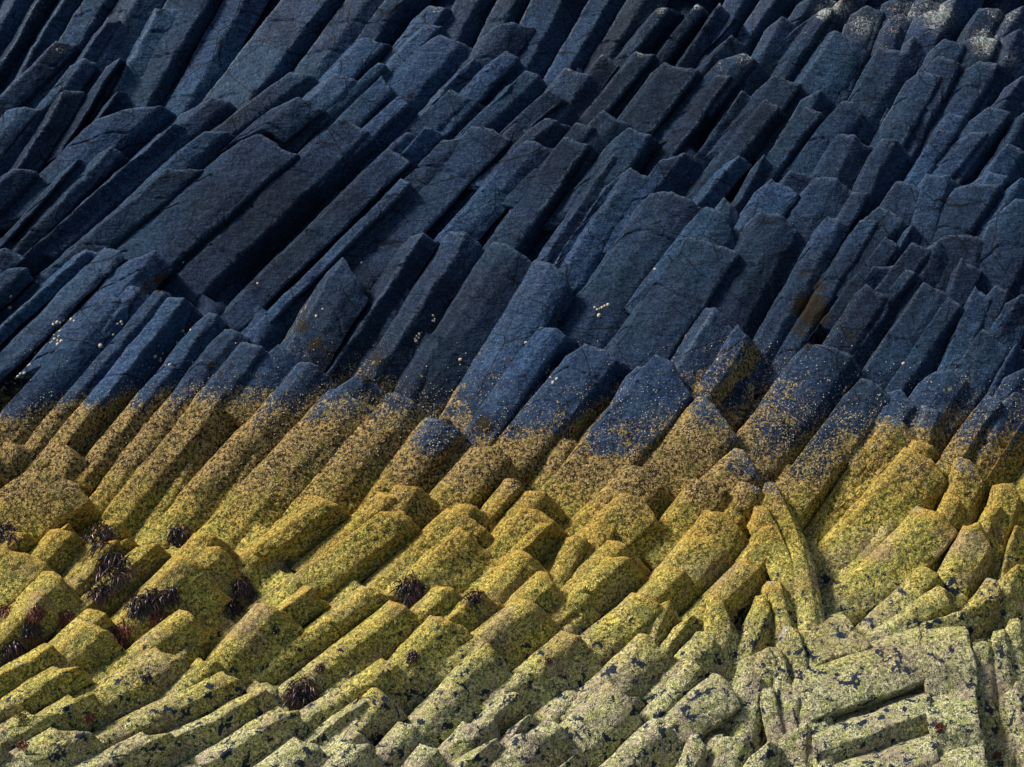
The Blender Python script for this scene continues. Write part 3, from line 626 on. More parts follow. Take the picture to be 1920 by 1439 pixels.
broad mottled block at the right edge below the touching one|1868,1090,-14 1908,1055,0 1950,1075,-15|-25,110
stubby yellow block under the bird spotted column|1700,1105,-14 1742,1064,0 1765,1080,2 1778,1105,-20|-70,65
small wedge with pale top and shaded underside beside the stubby block|1755,1116,-12 1773,1102,0 1785,1130,0 1793,1150,-18|-100,68
pointed yellow column with chalky edge near the right side|1840,1108,-14 1866,1085,0 1880,1110,2 1890,1160,-25|-70,90
# lower right
squarish yellow block left end of the lower right bank|1584,1150,-22 1592,1160,0 1634,1214,4 1620,1242,-14|-105,30|z=-10
broad horizontal column with a long crack below, lower right bank|1722,1172,-25 1728,1186,0 1735,1230,4 1740,1274,-2 1742,1292,-32|-222,78
banded horizontal column second from the bottom, lower right bank|1742,1290,-30 1746,1304,-2 1750,1336,2 1755,1372,-22|-225,76
lowest horizontal column of the lower right bank|1752,1374,-25 1757,1388,0 1763,1424,2 1770,1465,-20|-225,66
flat faced block with a dark starburst hole beyond the vertical crack|1812,1168,-20 1818,1190,0 1828,1240,3 1832,1292,-10|-98,12
pitted grey block below the starburst block|1830,1292,-12 1832,1312,0 1838,1352,3 1845,1398,-12|-98,22
bottom grey yellow block right of the vertical crack|1845,1396,-12 1848,1412,0 1856,1450,0 1862,1485,-15|-100,22
long pale ledge topping the lower right bank|1726,1176,-14 1735,1166,0 1800,1148,2 1850,1124,3 1866,1125,0 1886,1172,-25|-28,50|ext=10
upright chalky column with a black hole near the right edge|1814,1225,-10 1826,1200,0 1852,1196,0 1868,1216,-10|8,110;30,250
steep pale green column second from the right edge at the bottom|1854,1210,-10 1864,1184,0 1886,1180,0 1904,1210,-12|12,120;35,260
rounded yellow knob near the right edge beside the pale ledge|1882,1184,-10 1890,1162,0 1910,1160,0 1930,1192,-14|8,50;20,130
shaded notch block at the bottom right edge|1885,1300,-14 1905,1278,0 1940,1290,-15|25,160
# ridge stack
barnacled blue column with an ochre left slope and black right face|1176,718,-26 1204,694,-3 1233,665,2 1262,685,4 1298,742,4 1322,778,-38|-175,205
column with white barnacles along its arched blue rim|1308,760,-12 1325,745,0 1345,765,3 1385,820,2 1400,850,-20|-130,145
dark olive step below the white barnacled rim|1382,840,-10 1400,845,0 1420,885,2 1438,930,-18|-95,85
green step at the head of the long curved ridge|1385,922,-14 1400,903,0 1425,918,2 1447,962,-20|-65,95
long thin outermost column of the curved seam, bending down to the bottom edge|1420,934,-10 1432,908,0 1450,906,0 1468,930,-12|30,55;52,110;66,165;76,235;84,300;96,400;110,540|sink=20 z=2 ext=20
second thin column of the curved seam, golden at its blunt top|1402,985,-12 1416,950,0 1438,950,1 1456,985,-14|30,60;52,120;62,180|sink=40 z=8 ext=30
green face left of the golden ridge strip|1398,1025,-14 1438,985,0 1460,1008,2 1480,1052,-20|-45,80
large golden column with a broken dark corner, centre right|1128,955,-20 1178,924,0 1205,934,3 1230,970,3 1272,1028,-25|-80,95
tall olive column with an arched top behind the broken corner one|1148,900,-18 1190,873,0 1215,880,4 1245,912,2 1282,965,-28|-90,110
lit column with a bent crack, right of the tall olive arch|1285,925,-16 1312,898,0 1345,903,3 1362,918,2 1410,995,-28|-65,85
green lit column below the bent crack one|1310,985,-16 1338,958,0 1362,962,3 1395,1000,0 1428,1045,-25|-85,100
olive dome with orange crest left of the thin right hand strips|1262,1045,-18 1300,1008,0 1335,1004,3 1362,1030,2 1387,1075,-25|-65,80
column with a cracked dark face and sharp right edge near the ridge|1375,1078,-16 1404,1052,0 1425,1065,3 1434,1110,-22|-85,80
orange crested stub beneath the olive dome|1228,1090,-14 1262,1064,0 1288,1072,3 1310,1105,-22|-65,70
face with black flecks left of the ridge, third step|1398,1168,-16 1432,1115,0 1445,1140,3 1456,1200,-20|-25,70
block with pale top and dark lower corner on the ridge flank|1388,1240,-14 1440,1212,0 1455,1240,2 1476,1300,-20|-20,70
short thin column below the white topped one in the curved seam|1462,1196,-12 1470,1176,0 1494,1176,2 1510,1206,-14|16,60;26,120|sink=40 z=6 ext=30
lower thin column at the dark gully under the short thin one|1484,1296,-12 1492,1272,0 1514,1274,2 1530,1304,-14|12,60;22,130|sink=40 z=6 ext=30
white topped thin column over a dark olive face, inside the curved seam|1426,1112,-30 1438,1088,0 1462,1088,2 1482,1118,-16|16,60;30,130|sink=40 z=8 ext=30
innermost thin column of the curved seam near the bottom|1428,1240,-12 1438,1212,0 1462,1212,0 1478,1244,-12|26,80;40,140|sink=40 z=6 ext=30
short square block between the narrow strips|1462,1322,-12 1500,1304,0 1512,1336,-14|-5,70
lower square block between the narrow strips at the bottom|1460,1386,-12 1512,1354,0 1526,1392,-14|0,90
thin grey strip left of the square blocks|1424,1310,-12 1432,1290,0 1450,1288,0 1464,1322,-14|16,80;26,170|z=4
grey sawn looking block at the bottom edge left of the strips|1395,1432,-10 1440,1388,0 1460,1402,-14|-5,90
small cap left of the golden broken corner column|1095,1002,-16 1122,977,0 1152,988,0 1165,1000,-14|-30,80
pair topped golden column under the broken corner one|1105,1050,-18 1155,1015,0 1175,1022,2 1222,1075,-25|-90,95
orange humped column overlapping the pair topped one|1110,1078,-16 1150,1046,0 1182,1044,3 1217,1092,-25|-95,95|z=6
wide lit golden dome left of the small cap|948,978,-18 985,955,0 1015,957,3 1042,980,2 1073,1012,-25|-65,95
hooked golden tip with a dark inner face|975,1018,-22 1014,980,-4 1034,980,4 1060,1022,-38|-60,70|z=6
mossy dark hollow block right of the hooked tip|1058,1028,-12 1078,1006,0 1102,1008,0 1113,1045,-20|-35,75
low dark arch behind the wide golden dome|975,945,-18 1000,921,0 1025,923,3 1076,985,-28|-60,70
small ochre peak left of the low dark arch|938,922,-14 962,898,0 975,905,2 992,928,-20|-60,75
olive slope with fine specks left of the mossy hollow|948,1065,-18 980,1035,0 1000,1045,3 1066,1108,-22|-65,80
sharp golden roof below the fine specked slope|955,1128,-22 1022,1072,2 1038,1092,3 1075,1142,-18|-55,65
rounded orange crest with green face under the sharp golden roof|935,1150,-16 960,1132,-3 985,1125,2 1008,1134,3 1062,1187,-20|-100,90
column with white spot on its peak, lower centre right|1150,1150,-18 1202,1116,0 1218,1120,3 1245,1140,2 1275,1178,-22|-100,90
tiny green triangle behind the white spotted peak|1228,1140,-10 1258,1127,0 1277,1160,-20|-22,55|z=-4
yellow knob with grey cap left of the steep brown column|1268,1174,-14 1300,1153,0 1322,1168,-16|-45,60
steep brownish column with white peak, lower right centre|1318,1142,-14 1342,1114,0 1356,1128,3 1372,1168,2 1406,1232,-22|-25,110
arched column with black lichen blots under the yellow knob|1290,1202,-16 1322,1184,0 1340,1195,3 1373,1252,-20|-60,70
thick column with chalk white peak and shaded underside|1165,1230,-20 1214,1190,2 1235,1212,3 1256,1218,3 1273,1250,-14|-85,85
chalk spotted dome right of the chalk white peak|1272,1260,-14 1300,1238,0 1314,1252,3 1330,1294,-20|-70,85
big blocky column with dark underside and black stains|1328,1292,-14 1352,1265,0 1370,1285,4 1388,1322,2 1382,1348,-30|-80,65
speckled pinkish grey face right of the black stained block|1383,1270,-12 1400,1253,0 1428,1268,3 1447,1302,-14|-28,175
huge roof shaped column with rounded right corner near the bottom|1128,1300,-20 1152,1282,0 1168,1292,4 1192,1328,4 1212,1374,-14|-110,100
broad olive column with pale yellow upper side, lower centre|1020,1215,-22 1068,1185,0 1086,1190,4 1132,1254,-16|-110,105
rounded column at the bottom with pale green hem|1203,1366,-16 1238,1348,0 1255,1360,3 1302,1424,-18|-100,95
small pointed block with straight right edge at the bottom|1280,1400,-14 1312,1376,0 1325,1400,0 1336,1442,-20|-35,70
tan face with black spots at the bottom right of centre|1335,1422,-10 1360,1380,0 1400,1385,2 1442,1422,-20|-25,90|z=-4
pale stump with blue black patches near the bottom centre|1005,1378,-14 1042,1352,0 1055,1362,3 1082,1412,-16|-100,70
column with dark cleft on its right near the bottom centre|920,1324,-16 962,1294,0 975,1298,3 990,1345,-25|-60,70
small chalky lip under the dark clefted column|958,1362,-10 990,1340,0 1008,1356,-14|-45,55
tiny tan knob at the bottom edge, centre|1058,1432,-10 1085,1412,0 1106,1442,-15|-60,50
mottled slab at the bottom edge left of the tiny tan knob|938,1408,-14 985,1375,0 1030,1380,2 1072,1432,-20|-60,80
# centre left
pale faced column with a narrow dark side, first of the four bright heads|745,470,-28 768,446,-10 793,437,2 818,453,-18|-175,262
second bright head with a flat top, centre of the slope|818,464,-26 845,437,-6 876,437,3 905,462,-16|-195,298
third bright head, wide and dim on its right|900,480,-22 920,454,-5 945,455,2 970,470,2 1000,492,-14|-180,280
tall rounded column with a pitch black end on the right|985,505,-22 1004,488,-6 1030,494,3 1055,510,4 1068,533,0 1077,578,-70|-155,260
shorter rounded column just under the pitch black end|990,640,-14 1012,613,0 1040,615,4 1062,630,2 1080,641,-30|-150,210
broad barnacle footed column right of the shorter rounded one|1068,662,-14 1095,644,0 1135,658,4 1155,675,3 1192,695,-30|-165,200
little grey ledge between two barnacled columns|1180,700,-8 1195,688,0 1215,690,-12|-20,40|z=-10
pointed column with a lit blade and purplish mossy foot|610,515,-24 643,482,2 668,520,3 688,556,-12|-115,180
worn step of pale rock above the mossy brown overhang|225,500,-12 255,485,0 292,472,3 320,500,-15|-120,130|z=4
bright ribbon like column with shiny worn top, left slope|138,480,-22 163,466,2 179,474,-14|-220,200
stout lit column with a long black groove holding limpets|178,480,-24 200,464,-2 225,474,4 234,486,3 243,494,-38|-280,275
pale tongue of rock at the left edge|-30,540,-15 12,507,0 50,503,2 58,520,-20|-90,80
small dark tongue tip at the left edge above the pale one|-40,475,-10 8,464,0 40,480,-12|-80,60
plain blue column right of the limpet filled groove|165,592,-10 195,560,0 225,560,2 240,580,-10|-260,290
column with a broken off slab on its head, left slope|208,575,-14 240,535,0 262,540,3 279,556,-12|-290,340
column with one large white limpet on its face, left slope|270,566,-16 290,543,0 308,546,3 322,558,-12|-290,345
strongly ridged column with lit left face and blue black right face|295,580,-24 315,560,-3 347,562,4 375,588,-25|-290,350
column beside a crack with scattered barnacles, left slope|370,605,-14 392,586,0 408,589,3 422,602,-14|-270,330
column with four dark moss spots, left slope|402,636,-18 425,616,0 445,620,2 462,632,-10|-250,320
broad ridged column with a barnacled dark right face above the seaweeds|425,667,-22 455,640,0 492,652,4 536,698,-28|-265,330
low rounded shoulder behind the broad ridged column|500,662,-10 520,645,0 545,655,0 570,678,-14|-45,45|z=-6
column with a strip of ochre barnacles climbing its left edge|536,704,-28 560,682,-4 580,680,3 600,690,2 627,718,-16|-290,320
second ochre striped column, wider, with blue dome top|592,754,-28 614,731,-3 637,727,3 672,750,4 705,766,-12|-265,290
smooth blue dome behind the second ochre striped column|638,720,-12 668,701,0 690,706,2 728,742,-18|-65,65|z=-6
blue capped brown column, third of the ochre row|705,766,-16 728,736,-2 752,739,3 778,755,2 802,781,-16|-205,235
column with a fringe of cream barnacles along its blue rim|790,797,-16 815,783,0 842,789,4 862,808,2 884,832,-25|-145,170
brown furry looking column end, last of the ochre row|868,856,-16 900,838,0 932,836,4 955,857,2 975,894,-25|-115,130
bright golden column with a long shaded right face above the tuft covered rocks|562,951,-24 580,934,-2 610,932,4 635,945,2 673,981,-28|-160,150
dark olive triangle face behind the bright golden humps|738,924,-12 757,909,0 785,914,4 843,958,-22|-50,75
golden sliver left of the dark olive triangle|690,956,-20 728,925,0 742,932,2 760,960,-16|-90,80
bright golden hump with white marks, centre left|690,986,-22 720,958,-2 755,959,4 778,980,2 793,1004,-20|-145,135
twin ridged golden column right of the white marked hump|820,982,-18 855,954,0 868,958,3 908,990,2 952,1034,-22|-110,105
small arch behind the twin ridged golden column|845,962,-12 872,942,0 888,946,2 946,995,-22|-45,65|z=-6
large golden pyramid face with fine black specks|788,1052,-22 835,1012,-12 866,989,2 885,1003,4 946,1070,-14|-120,115
# lower left
big brown domed column at the left edge|28,906,-18 55,883,-2 95,886,4 148,910,4 172,940,0 188,974,-30|-140,140
brown nub at the left edge beside a blue puddle shaped bare patch|-20,905,-10 0,888,0 14,900,-16|-40,50
small golden peak under the big brown dome, right side|185,1006,-16 212,976,0 228,978,2 257,1020,-22|-45,60
low golden hump at the left edge under the big brown dome|-10,1032,-16 28,996,0 50,997,3 76,1017,-18|-70,60
rounded golden column between the low hump and the seaweeds|45,1037,-18 90,1001,-2 112,991,3 138,998,4 173,1047,-25|-70,95
small tip behind the rounded golden column|112,992,-10 128,981,0 156,1014,-18|-30,35|z=-8
wide sloping column with yellow green face at the left edge|-30,1046,-14 0,1025,0 45,1036,3 90,1058,2 128,1093,-20|-90,90
block with a brown shaded underside near the left edge|62,1110,-14 100,1072,0 120,1085,3 160,1137,-20|-50,50
tiny golden ridge behind the large tuft|205,1026,-8 240,1010,0 259,1023,-14|-22,28|z=-6
mossy column under the large tuft|150,1064,-16 200,1020,0 222,1013,2 249,1032,-16|-80,110
rounded golden shoulder right of the large tuft|225,1047,-16 260,1024,-2 298,1018,4 327,1052,-22|-75,100
large arched column speckled white between two tufts|265,1097,-20 310,1056,-2 345,1040,4 370,1052,4 433,1120,-20|-85,100
golden ridge below the longest crack, with chalky crest|345,1037,-14 382,1000,0 405,1003,3 453,1047,-22|-70,75
rounded olive front of the chalky crested ridge|360,1047,-10 398,1024,0 422,1028,3 457,1092,-22|-60,75|z=4
weed draped pale column at the left edge|20,1147,-16 72,1112,0 88,1114,3 116,1167,-22|-80,110
small green dome above the cleft faced column|140,1167,-14 178,1142,0 200,1148,2 216,1177,-18|-50,55
column with a dark upright cleft and brown base|85,1202,-18 130,1172,-2 165,1164,3 200,1180,2 233,1217,-20|-65,85
long green ridge column at the left edge|0,1252,-22 60,1222,-2 100,1213,4 141,1252,-16|-120,75
lower green ridge column parallel to the left edge one|50,1292,-20 115,1255,0 148,1250,3 176,1277,-16|-120,75
triangular olive face with long pale tail, lower left|275,1202,-18 325,1163,-3 352,1148,3 368,1160,3 393,1197,-18|-140,105
big triangular olive face above the pink seam|395,1202,-20 465,1147,-3 495,1131,3 522,1140,4 571,1180,-16|-75,110
small golden knob left of the low double humped crest|512,1132,-18 555,1104,-2 582,1101,3 615,1134,-20|-60,65
low double humped crest beneath the white marked hump|600,1152,-16 665,1118,-3 692,1103,2 715,1110,0 742,1122,-14|-145,125
long diagonal column with golden upper edge above the ball shaped tuft|640,1217,-22 705,1157,-4 745,1131,3 765,1136,4 801,1174,-16|-180,140
triangular face right of the dark red tuft|772,1150,-18 832,1100,1 852,1101,3 876,1130,-16|-85,85
pale green column under the small red tuft|825,1160,-14 870,1130,-3 903,1109,3 949,1142,-16|-95,90
shaded olive triangle with golden rim and dark weed smear|770,1202,-20 822,1158,0 848,1164,4 907,1208,-16|-90,100
green column with a chalk line on its crest above the small stepped blocks|655,1292,-22 728,1241,2 748,1243,3 771,1287,-18|-170,105
column with chalk white crest and black peeled patches, lower centre|790,1297,-22 868,1238,-5 915,1205,3 930,1218,4 967,1274,-14|-70,90
small golden step with a black patch|672,1324,-14 712,1296,0 735,1310,3 763,1344,-16|-80,75
sliver edged olive step left of the black patched step|580,1374,-20 655,1330,-3 686,1313,3 713,1347,-20|-100,85
rounded mottled column near the bottom with peeled grey marks|765,1352,-20 818,1299,-3 850,1280,3 868,1287,4 916,1342,-16|-85,110
small sharp fin near the bottom|640,1394,-14 676,1352,0 690,1352,2 701,1387,-18|-60,65
tan ledge in front of the small sharp fin|600,1417,-16 645,1390,-2 675,1373,2 717,1412,-18|-85,70
pale grey green peak near the bottom|705,1402,-18 760,1356,0 780,1362,3 813,1414,-18|-70,95
white and black blotched lump at the bottom edge|630,1427,-14 665,1398,0 695,1396,2 726,1442,-16|-65,60|z=8
grey blotched nub at the bottom edge|775,1427,-14 800,1398,0 822,1405,2 842,1447,-16|-55,70
flat mottled column end at the bottom edge|860,1422,-16 935,1384,0 956,1417,-16|-90,70
mottled face above the flat column end at the bottom|835,1402,-14 880,1355,0 925,1345,2 941,1387,-16|-70,85|z=-4
large green column with a brown smear, lower left|180,1287,-20 250,1243,-5 302,1221,3 345,1234,4 376,1272,-16|-210,130
small round crest behind two long green columns|362,1258,-10 385,1240,0 408,1240,2 437,1270,-14|-50,50
long green column with chalk line on the crest, lower left|335,1297,-20 395,1265,-3 425,1263,3 448,1272,4 469,1304,-16|-290,165
long column with grey edged tip and black spots, lower left|395,1340,-22 475,1298,-3 502,1295,4 533,1334,-16|-290,165
long column with big black peeled patches on its head|450,1387,-22 535,1332,0 558,1332,4 579,1374,-18|-230,130
bottom column with lichen islands on black, under the peeled head|500,1432,-16 565,1390,0 600,1402,3 641,1442,-16|-110,80
pinkish rubble topped column at the lower left|95,1342,-14 140,1310,0 175,1300,2 201,1332,-14|-130,80
low tan and pink column near the bottom left corner|10,1372,-12 60,1340,0 110,1335,2 136,1367,-14|-110,60
faint green column near the bottom left corner|60,1400,-12 110,1370,0 170,1372,0 201,1402,-14|-120,70
grey nub in the bottom left corner|-30,1402,-12 0,1390,0 23,1422,-16|-25,60
thin green column along the bottom edge, left|210,1417,-14 280,1380,0 320,1375,2 346,1397,-14|-220,110
'''
rows = [l.split('|') for l in COLS.strip().splitlines() if l and not l.startswith('#')]
for i, rw in enumerate(rows):
    opt = {}
    if len(rw) > 3:
        for kv in rw[3].split(): k, v = kv.split('='); opt[k] = float(v)
    column(i, rw[0], rw[1], rw[2], opt)

# ------------------------------------------------------------------ solid rock behind the loose looking columns
def rock_face():
    xs = np.arange(-700, 2640, 12.0); ys = np.arange(-420, 1900, 12.0)
    X, Y = np.meshgrid(xs, ys); x = X.ravel(); y = Y.ravel()
    u = x * 0.80 + y * 0.60 + 40 * np.sin(y / 240.0)                     # across the run of the columns
    v = -x * 0.60 + y * 0.80
    cell = np.floor(u / 92.0); fu = u / 92.0 - cell
    h = np.array([math.sin(c * 12.9898) * 43758.5453 % 1.0 for c in range(-40, 60)])
    hc = h[(cell.astype(int) + 40) % 100]
    cv = np.floor((v + hc * 300) / 260.0); fv = (v + hc * 300) / 260.0 - cv
    roof = np.where(fu < 0.55, fu / 0.55, (1 - fu) / 0.45)
    inside = (x > -60) & (x < 1980) & (y > -60) & (y < 1500)
    dep = surf(y) + np.where(inside, np.where(y < 760, 165, 160), 60) - roof * 42 - hc * 26 - (1 - fv) * 60
    W = to_world(x, y, dep)
    dep = dep + vnoise(W, 4.0) * 8 + vnoise(W, 14.0) * 3
    W = to_world(x, y, dep)
    ny, nx = X.shape; ids = np.arange(nx * ny).reshape(ny, nx)
    f = np.stack([ids[:-1, :-1].ravel(), ids[1:, :-1].ravel(), ids[1:, 1:].ravel(), ids[:-1, 1:].ravel()], 1)
    z = np.zeros(len(W))
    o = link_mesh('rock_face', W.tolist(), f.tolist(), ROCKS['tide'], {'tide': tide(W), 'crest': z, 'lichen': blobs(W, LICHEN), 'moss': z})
    o['kind'] = 'structure'; o['label'] = 'solid basalt slope behind the columns'
    global BV_OFF
    BV_V.append(W); BV_F.append(f + BV_OFF); BV_OFF += len(W)
rock_face()

bvh = BVHTree.FromPolygons(np.concatenate(BV_V).tolist(), np.concatenate(BV_F).tolist())
def hit(px, py):
    d = (RIGHT * ((px - 960) / F) + UP * ((719.5 - py) / F) + FWD).normalized()
    loc, nor, i, dist = bvh.ray_cast(CAM, d, 100)
    if loc is None: return None, None
    if nor.dot(d) > 0: nor = -nor
    return loc, nor

# ------------------------------------------------------------------ limpets
SHELL = simple_mat('limpet_shell', (0.42, 0.33, 0.22), (0.62, 0.54, 0.42), 60, 0.55, 0.4, 0.002)
def limpet_mesh(seed):
    rr = np.random.default_rng(seed); v, f = [], []
    N = 18; rings = [(1.0, 0.0), (0.86, 0.22), (0.62, 0.46), (0.36, 0.63), (0.12, 0.72)]
    el = rr.uniform(0.78, 0.95); off = rr.uniform(-0.12, 0.12)
    for (q, h) in rings:
        for k in range(N):
            a = 2 * math.pi * k / N; w = 1 + 0.05 * math.cos(k * math.pi) * q + rr.uniform(-.015, .015)
            v.append((q * w * math.cos(a) + off * h, q * w * el * math.sin(a), h))
    v.append((off * 0.75, 0, 0.75))
    for r_ in range(len(rings) - 1):
        for k in range(N):
            f.append([r_ * N + k, r_ * N + (k + 1) % N, (r_ + 1) * N + (k + 1) % N, (r_ + 1) * N + k])
    for k in range(N): f.append([(len(rings) - 1) * N + k, (len(rings) - 1) * N + (k + 1) % N, len(v) - 1])
    f.append(list(range(N))[::-1])
    me = bpy.data.meshes.new('limpet'); me.from_pydata(v, [], f); me.polygons.foreach_set('use_smooth', [True] * len(me.polygons))
    me.materials.append(SHELL); return me
LM = [limpet_mesh(s) for s in range(5)]
def orient(nor, spin):
    q = nor.to_track_quat('Z', 'Y'); return (q.to_matrix() @ Matrix.Rotation(spin, 3, 'Z')).to_quaternion()
LIMPETS = [
 ('cream limpet in the cluster spilling out of the long black groove', 'limpets spilling from the long black groove',
  '100,609,3 107,605,3.6 113,606,2.6 119,601,3 125,601,3.4 133,599,3.2 139,602,2.6 113,613,3 106,618,2.6 104,622,2.4 112,621,2.6 110,631,2.4 102,636,3 108,639,2.4 115,640,3.4 108,646,3.6 97,641,1.6 94,643,1.6 101,628,1.8'),
 ('limpet in the clump packed at the lower end of the long black groove', 'limpets packed low in the long black groove',
  '45,700,3 38,701,2.6 33,706,2.8 29,710,2.6 24,714,2.4 41,707,2.2 36,712,2.4 28,719,2.8 22,716,2 53,686,2.6 56,684,2.2 7,727,3 3,732,2.6 25,724,2.2'),
 ('limpet in the tight row of three beside a small crack', 'three limpets beside a small crack', '221,607,2.6 227,604,2.8 229,608,2.4'),
 ('limpet of the bent chain below the pitch black end', 'limpets in a bent chain', '1115,577,2.4 1120,581,2.6 1124,579,1.8 1129,577,3 1134,574,2.6 1140,572,3.6'),
 ('limpet in the knot on the seam between two bright headed columns', 'limpets in a knot on the seam', '786,627,3.4 781,631,2.6 778,636,2.6 785,634,2.4 780,640,3.4'),
 ('limpet in the little bunch above the knot on the seam', 'little bunch of limpets higher on the seam', '812,592,2.8 815,599,2.4 811,602,2 814,603,2.2'),
 ('limpet in the loose bunch at the foot of the shorter rounded column', 'loose bunch of limpets', '1028,694,2.6 1024,699,2.8 1032,698,3 1036,695,2.2 1027,707,2.6 1033,709,3.2 1044,711,3.4 1037,718,3.8'),
 ('limpet on the blue black face of the strongly ridged column', 'limpets on the blue black ridged face', '291,669,3.6 301,673,2.8 301,677,3 311,686,2.4 318,684,3.4'),
 ('limpet by the seam right of the strongly ridged column', 'limpets by the ridged column seam', '343,621,3.2 347,627,2.8 357,619,2.4 332,643,3 305,663,2.2'),
 ('large single white limpet on a blue column face', None, '188,649,4.4'),
 ('single limpet just below the row of three', None, '212,628,2.8'),
 ('round limpet alone under the bent chain', None, '1123,592,4.2'),
 ('upper limpet of the pair at the left edge', None, '20,556,3'),
 ('lower pinkish limpet of the pair at the left edge', None, '18,577,4'),
 ('single limpet inside the black groove between its two clusters', None, '66,661,3.4'),
 ('lone white limpet on the purplish mossy foot', None, '593,593,2.8'),
 ('lone yellowish limpet above the lone white one', None, '605,580,2.2'),
 ('limpet in the deep crack left of the first bright head', None, '678,493,2.4'),
 ('limpet on the crack right of the tall rounded column', None, '986,643,3.4'),
 ('small limpet in the notch of the great double dome', None, '1228,505,2.8'),
 ('limpet in the crack below the brightly scraped prism', None, '1346,675,2.8'),
 ('limpet pair seen as one bump in the dark right slope hollow', None, '1694,682,3.4'),
 ('cream limpet on the seam of the third bright head', None, '863,675,3.8'),
 ('limpet stuck at the corner of the blue column above the seaweeds', None, '483,532,2.6'),
 ('limpet tucked in the long crack above the mossy brown overhang', None, '343,492,2.2'),
 ('limpet on the barnacled crest at the centre right', None, '1586,727,3'),
 ('limpet near the seam left of the barnacle blackened strip', None, '1583,733,3.2'),
]
nl = 0
for lab, grp, pts in LIMPETS:
    for p in pts.split():
        x, y, r = (float(v) for v in p.split(','))
        loc, nor = hit(x, y)
        if loc is None: continue
        o = bpy.data.objects.new('limpet', LM[nl % 5]); sc.collection.objects.link(o); nl += 1
        nn = (nor * 0.6 - FWD * 0.5).normalized()
        o.location = loc - nn * 0.001; o.rotation_mode = 'QUATERNION'; o.rotation_quaternion = orient(nn, random.uniform(0, 6.28))
        s = r * PX * 1.25; o.scale = (s, s, s * 0.85)
        o['label'] = lab; o['category'] = 'limpet'; o['kind'] = 'thing'
        if grp: o['group'] = grp

# barnacles: past counting, one object
def barnacles():
    mat = simple_mat('barnacle_shell', (0.33, 0.25, 0.13), (0.60, 0.55, 0.40), 9, 0.7, 0.3)
    v, f = [], []; rr = np.random.default_rng(5); N = 6; made = 0; tries = 0
    while made < 4500 and tries < 60000:
        tries += 1
        x = rr.uniform(0, 1920); y = rr.uniform(640, 1010)
        loc, nor = hit(x, y)
        if loc is None: continue
        T = tide(np.array([loc]))[0]
        dens = np.interp(T, [-0.45, 0.0, 0.5, 1.2, 2.2, 3.0], [0.0, 0.06, 0.35, 0.4, 0.08, 0.02])
        cl = vnoise(np.array([loc]), 9.0)[0] * 0.9 + vnoise(np.array([loc]), 2.6)[0] * 0.6
        if rr.random() > dens * (1 + 1.6 * cl): continue
        s = PX * rr.uniform(0.8, 1.7) * (1.25 if rr.random() < 0.12 else 1)
        q = orient((nor - FWD * 0.4).normalized(), rr.uniform(0, 6)); b = len(v)
        for (rad, h) in ((1, -0.2), (0.5, 0.75)):
            for k in range(N):
                a = 2 * math.pi * k / N; p = loc + q @ Vector((rad * s * math.cos(a), rad * s * math.sin(a), h * s)); v.append(tuple(p))
        for k in range(N): f.append([b + k, b + (k + 1) % N, b + N + (k + 1) % N, b + N + k])
        f.append([b + N + k for k in range(N)])
        made += 1
    o = link_mesh('barnacles', v, f, mat, smooth=False)
    o['kind'] = 'stuff'; o['label'] = 'cream barnacles scattered thickly along the tide line'; o['category'] = 'barnacles'
barnacles()

# ------------------------------------------------------------------ seaweed tufts
WEED = simple_mat('dark_seaweed', (0.007, 0.005, 0.008), (0.06, 0.022, 0.014), 9, 0.35, 0.5)
RED = simple_mat('red_seaweed', (0.05, 0.012, 0.008), (0.20, 0.055, 0.02), 14, 0.4, 0.5)
OLIVE = simple_mat('olive_seaweed', (0.03, 0.028, 0.006), (0.16, 0.12, 0.02), 14, 0.4, 0.5)
def tuft(px, py, rad, mat, label, n=None, ay=1.0):
    rr = np.random.default_rng(int(px * 7 + py)); v, f = [], []
    n = n or int(30 + rad * 5)
    c0, _ = hit(px, py); rad = rad * 1.3
    for k in range(n):
        a = rr.uniform(0, 2 * math.pi); q = math.sqrt(rr.random()) * rad * 0.62
        loc, nor = hit(px + q * math.cos(a), py + q * math.sin(a) * ay - rad * 0.15)
        if loc is None or (loc - c0).length > rad * PX * 1.3: continue
        p = loc - nor * 0.003 - FWD * 0.012; ln = rad * PX * rr.uniform(0.45, 1.15)
        th = rr.uniform(-math.pi, math.pi)
        d = (RIGHT * math.cos(th) * 0.8 + UP * (math.sin(th) * 0.7 + 0.1) - FWD * rr.uniform(0.15, 0.7) + nor * 0.3).normalized()
        side = d.cross(FWD).normalized()
        w0 = PX * rr.uniform(0.7, 1.9); S = 6; b = len(v)
        for s_ in range(S + 1):
            t = s_ / S
            w = w0 * (0.6 + 0.8 * math.sin(t * 2.6)) * (1 - 0.55 * t)
            v += [tuple(p - side * w), tuple(p - FWD * w * 0.5), tuple(p + side * w)]
            d = (d + Vector((rr.uniform(-.25, .25), rr.uniform(-.1, .1), -0.34 + rr.uniform(-.25, .2)))).normalized()
            p = p + d * ln / S
        for s_ in range(S):
            i0 = b + s_ * 3
            f += [[i0, i0 + 1, i0 + 4, i0 + 3], [i0 + 1, i0 + 2, i0 + 5, i0 + 4]]
        # a forked tip
        i0 = b + (S - 2) * 3; tp = Vector(v[i0 + 1]); e = tp + (d + side * rr.choice([-0.9, 0.9])).normalized() * ln * 0.3; j = len(v)
        v += [tuple(tp - side * w0 * .5), tuple(tp + side * w0 * .5), tuple(e)]; f.append([j, j + 1, j + 2])
    o = link_mesh('seaweed_tuft', v, f, mat)
    o['label'] = label; o['category'] = 'seaweed'; o['kind'] = 'thing'; o['group'] = 'seaweed tufts on the lower columns'
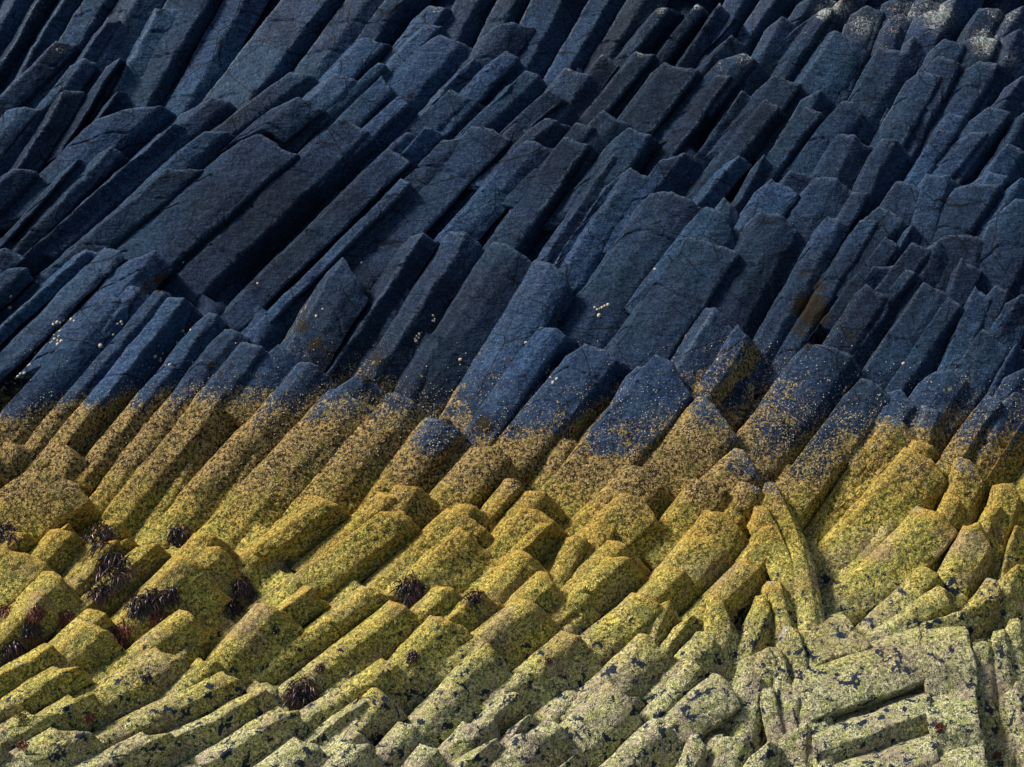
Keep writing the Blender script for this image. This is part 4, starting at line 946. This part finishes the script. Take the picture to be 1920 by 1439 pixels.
TUFTS = [
 (10, 1000, 22, WEED, 'dark spiky seaweed tuft at the left edge below the big brown dome'),
 (190, 1008, 29, WEED, 'reddish black seaweed tuft in the gap right of the big brown dome'),
 (337, 1007, 23, WEED, 'dark bushy seaweed tuft in the hollow of the longest crack'),
 (214, 1068, 36, WEED, 'largest round black seaweed tuft, draped over a mossy column'),
 (188, 1112, 22, WEED, 'thin black seaweed trailing below the largest round tuft'),
 (258, 1134, 24, WEED, 'brown ended black seaweed tuft, first of the row under the arched column'),
 (292, 1126, 24, WEED, 'blue black seaweed tuft, second of the row under the arched column'),
 (322, 1116, 18, WEED, 'small dark seaweed tuft, third of the row under the arched column'),
 (298, 1160, 17, RED, 'bright rust red seaweed sprig under the row of dark tufts'),
 (458, 1108, 24, WEED, 'dark seaweed tuft in the cleft right of the chalky crested ridge'),
 (440, 1142, 17, WEED, 'reddish seaweed hanging below the cleft right of the chalky crest'),
 (8, 1146, 14, RED, 'red brown seaweed at the left edge above the draped pale column'),
 (70, 1150, 16, RED, 'red brown seaweed at the top of the weed draped pale column'),
 (62, 1186, 22, WEED, 'purple black seaweed hanging down the weed draped pale column'),
 (28, 1222, 24, WEED, 'black seaweed heap at the foot of the weed draped pale column'),
 (125, 1160, 16, RED, 'red brown seaweed left of the small green dome'),
 (226, 1190, 22, RED, 'rusty seaweed fringe down the right of the dark cleft column'),
 (770, 1108, 30, WEED, 'purple brown seaweed tuft under the large golden pyramid'),
 (886, 1120, 18, WEED, 'small brown seaweed tuft between two golden crests'),
 (566, 1298, 33, WEED, 'round ball shaped black seaweed tuft, lower left centre'),
 (672, 1309, 8, RED, 'tiny orange red seaweed sprig at the small golden step'),
 (41, 1345, 11, OLIVE, 'olive green seaweed sprig near the bottom left corner'),
 (101, 1196, 10, OLIVE, 'olive seaweed sprig on the crest of the dark cleft column'),
 (62, 1217, 9, OLIVE, 'olive brown seaweed sprig on the long green ridge at the left edge'),
 (45, 1398, 11, RED, 'dark red seaweed dab at the bottom left'),
 (171, 1345, 9, RED, 'thin branching red seaweed on the large green column'),
 (277, 1272, 8, WEED, 'small dark smear of seaweed on the large green column'),
 (774, 1230, 12, WEED, 'dark drooping weed on the shaded olive triangle'),
 (600, 1252, 8, WEED, 'purple weed scrap on the long diagonal column'),
 (1760, 1362, 10, RED, 'dark red anemone like weed beside the vertical crack'),
 (1870, 1418, 9, RED, 'red weed dab near the bottom right corner'),
 (518, 1182, 7, WEED, 'tiny dark weed spot on the big triangular olive face'),
 (1028, 1238, 6, RED, 'tiny maroon weed dab on the broad olive column'),
 (541, 1058, 8, OLIVE, 'small orange olive weed on the bright golden column shaded face'),
]
for a in TUFTS: tuft(*a)
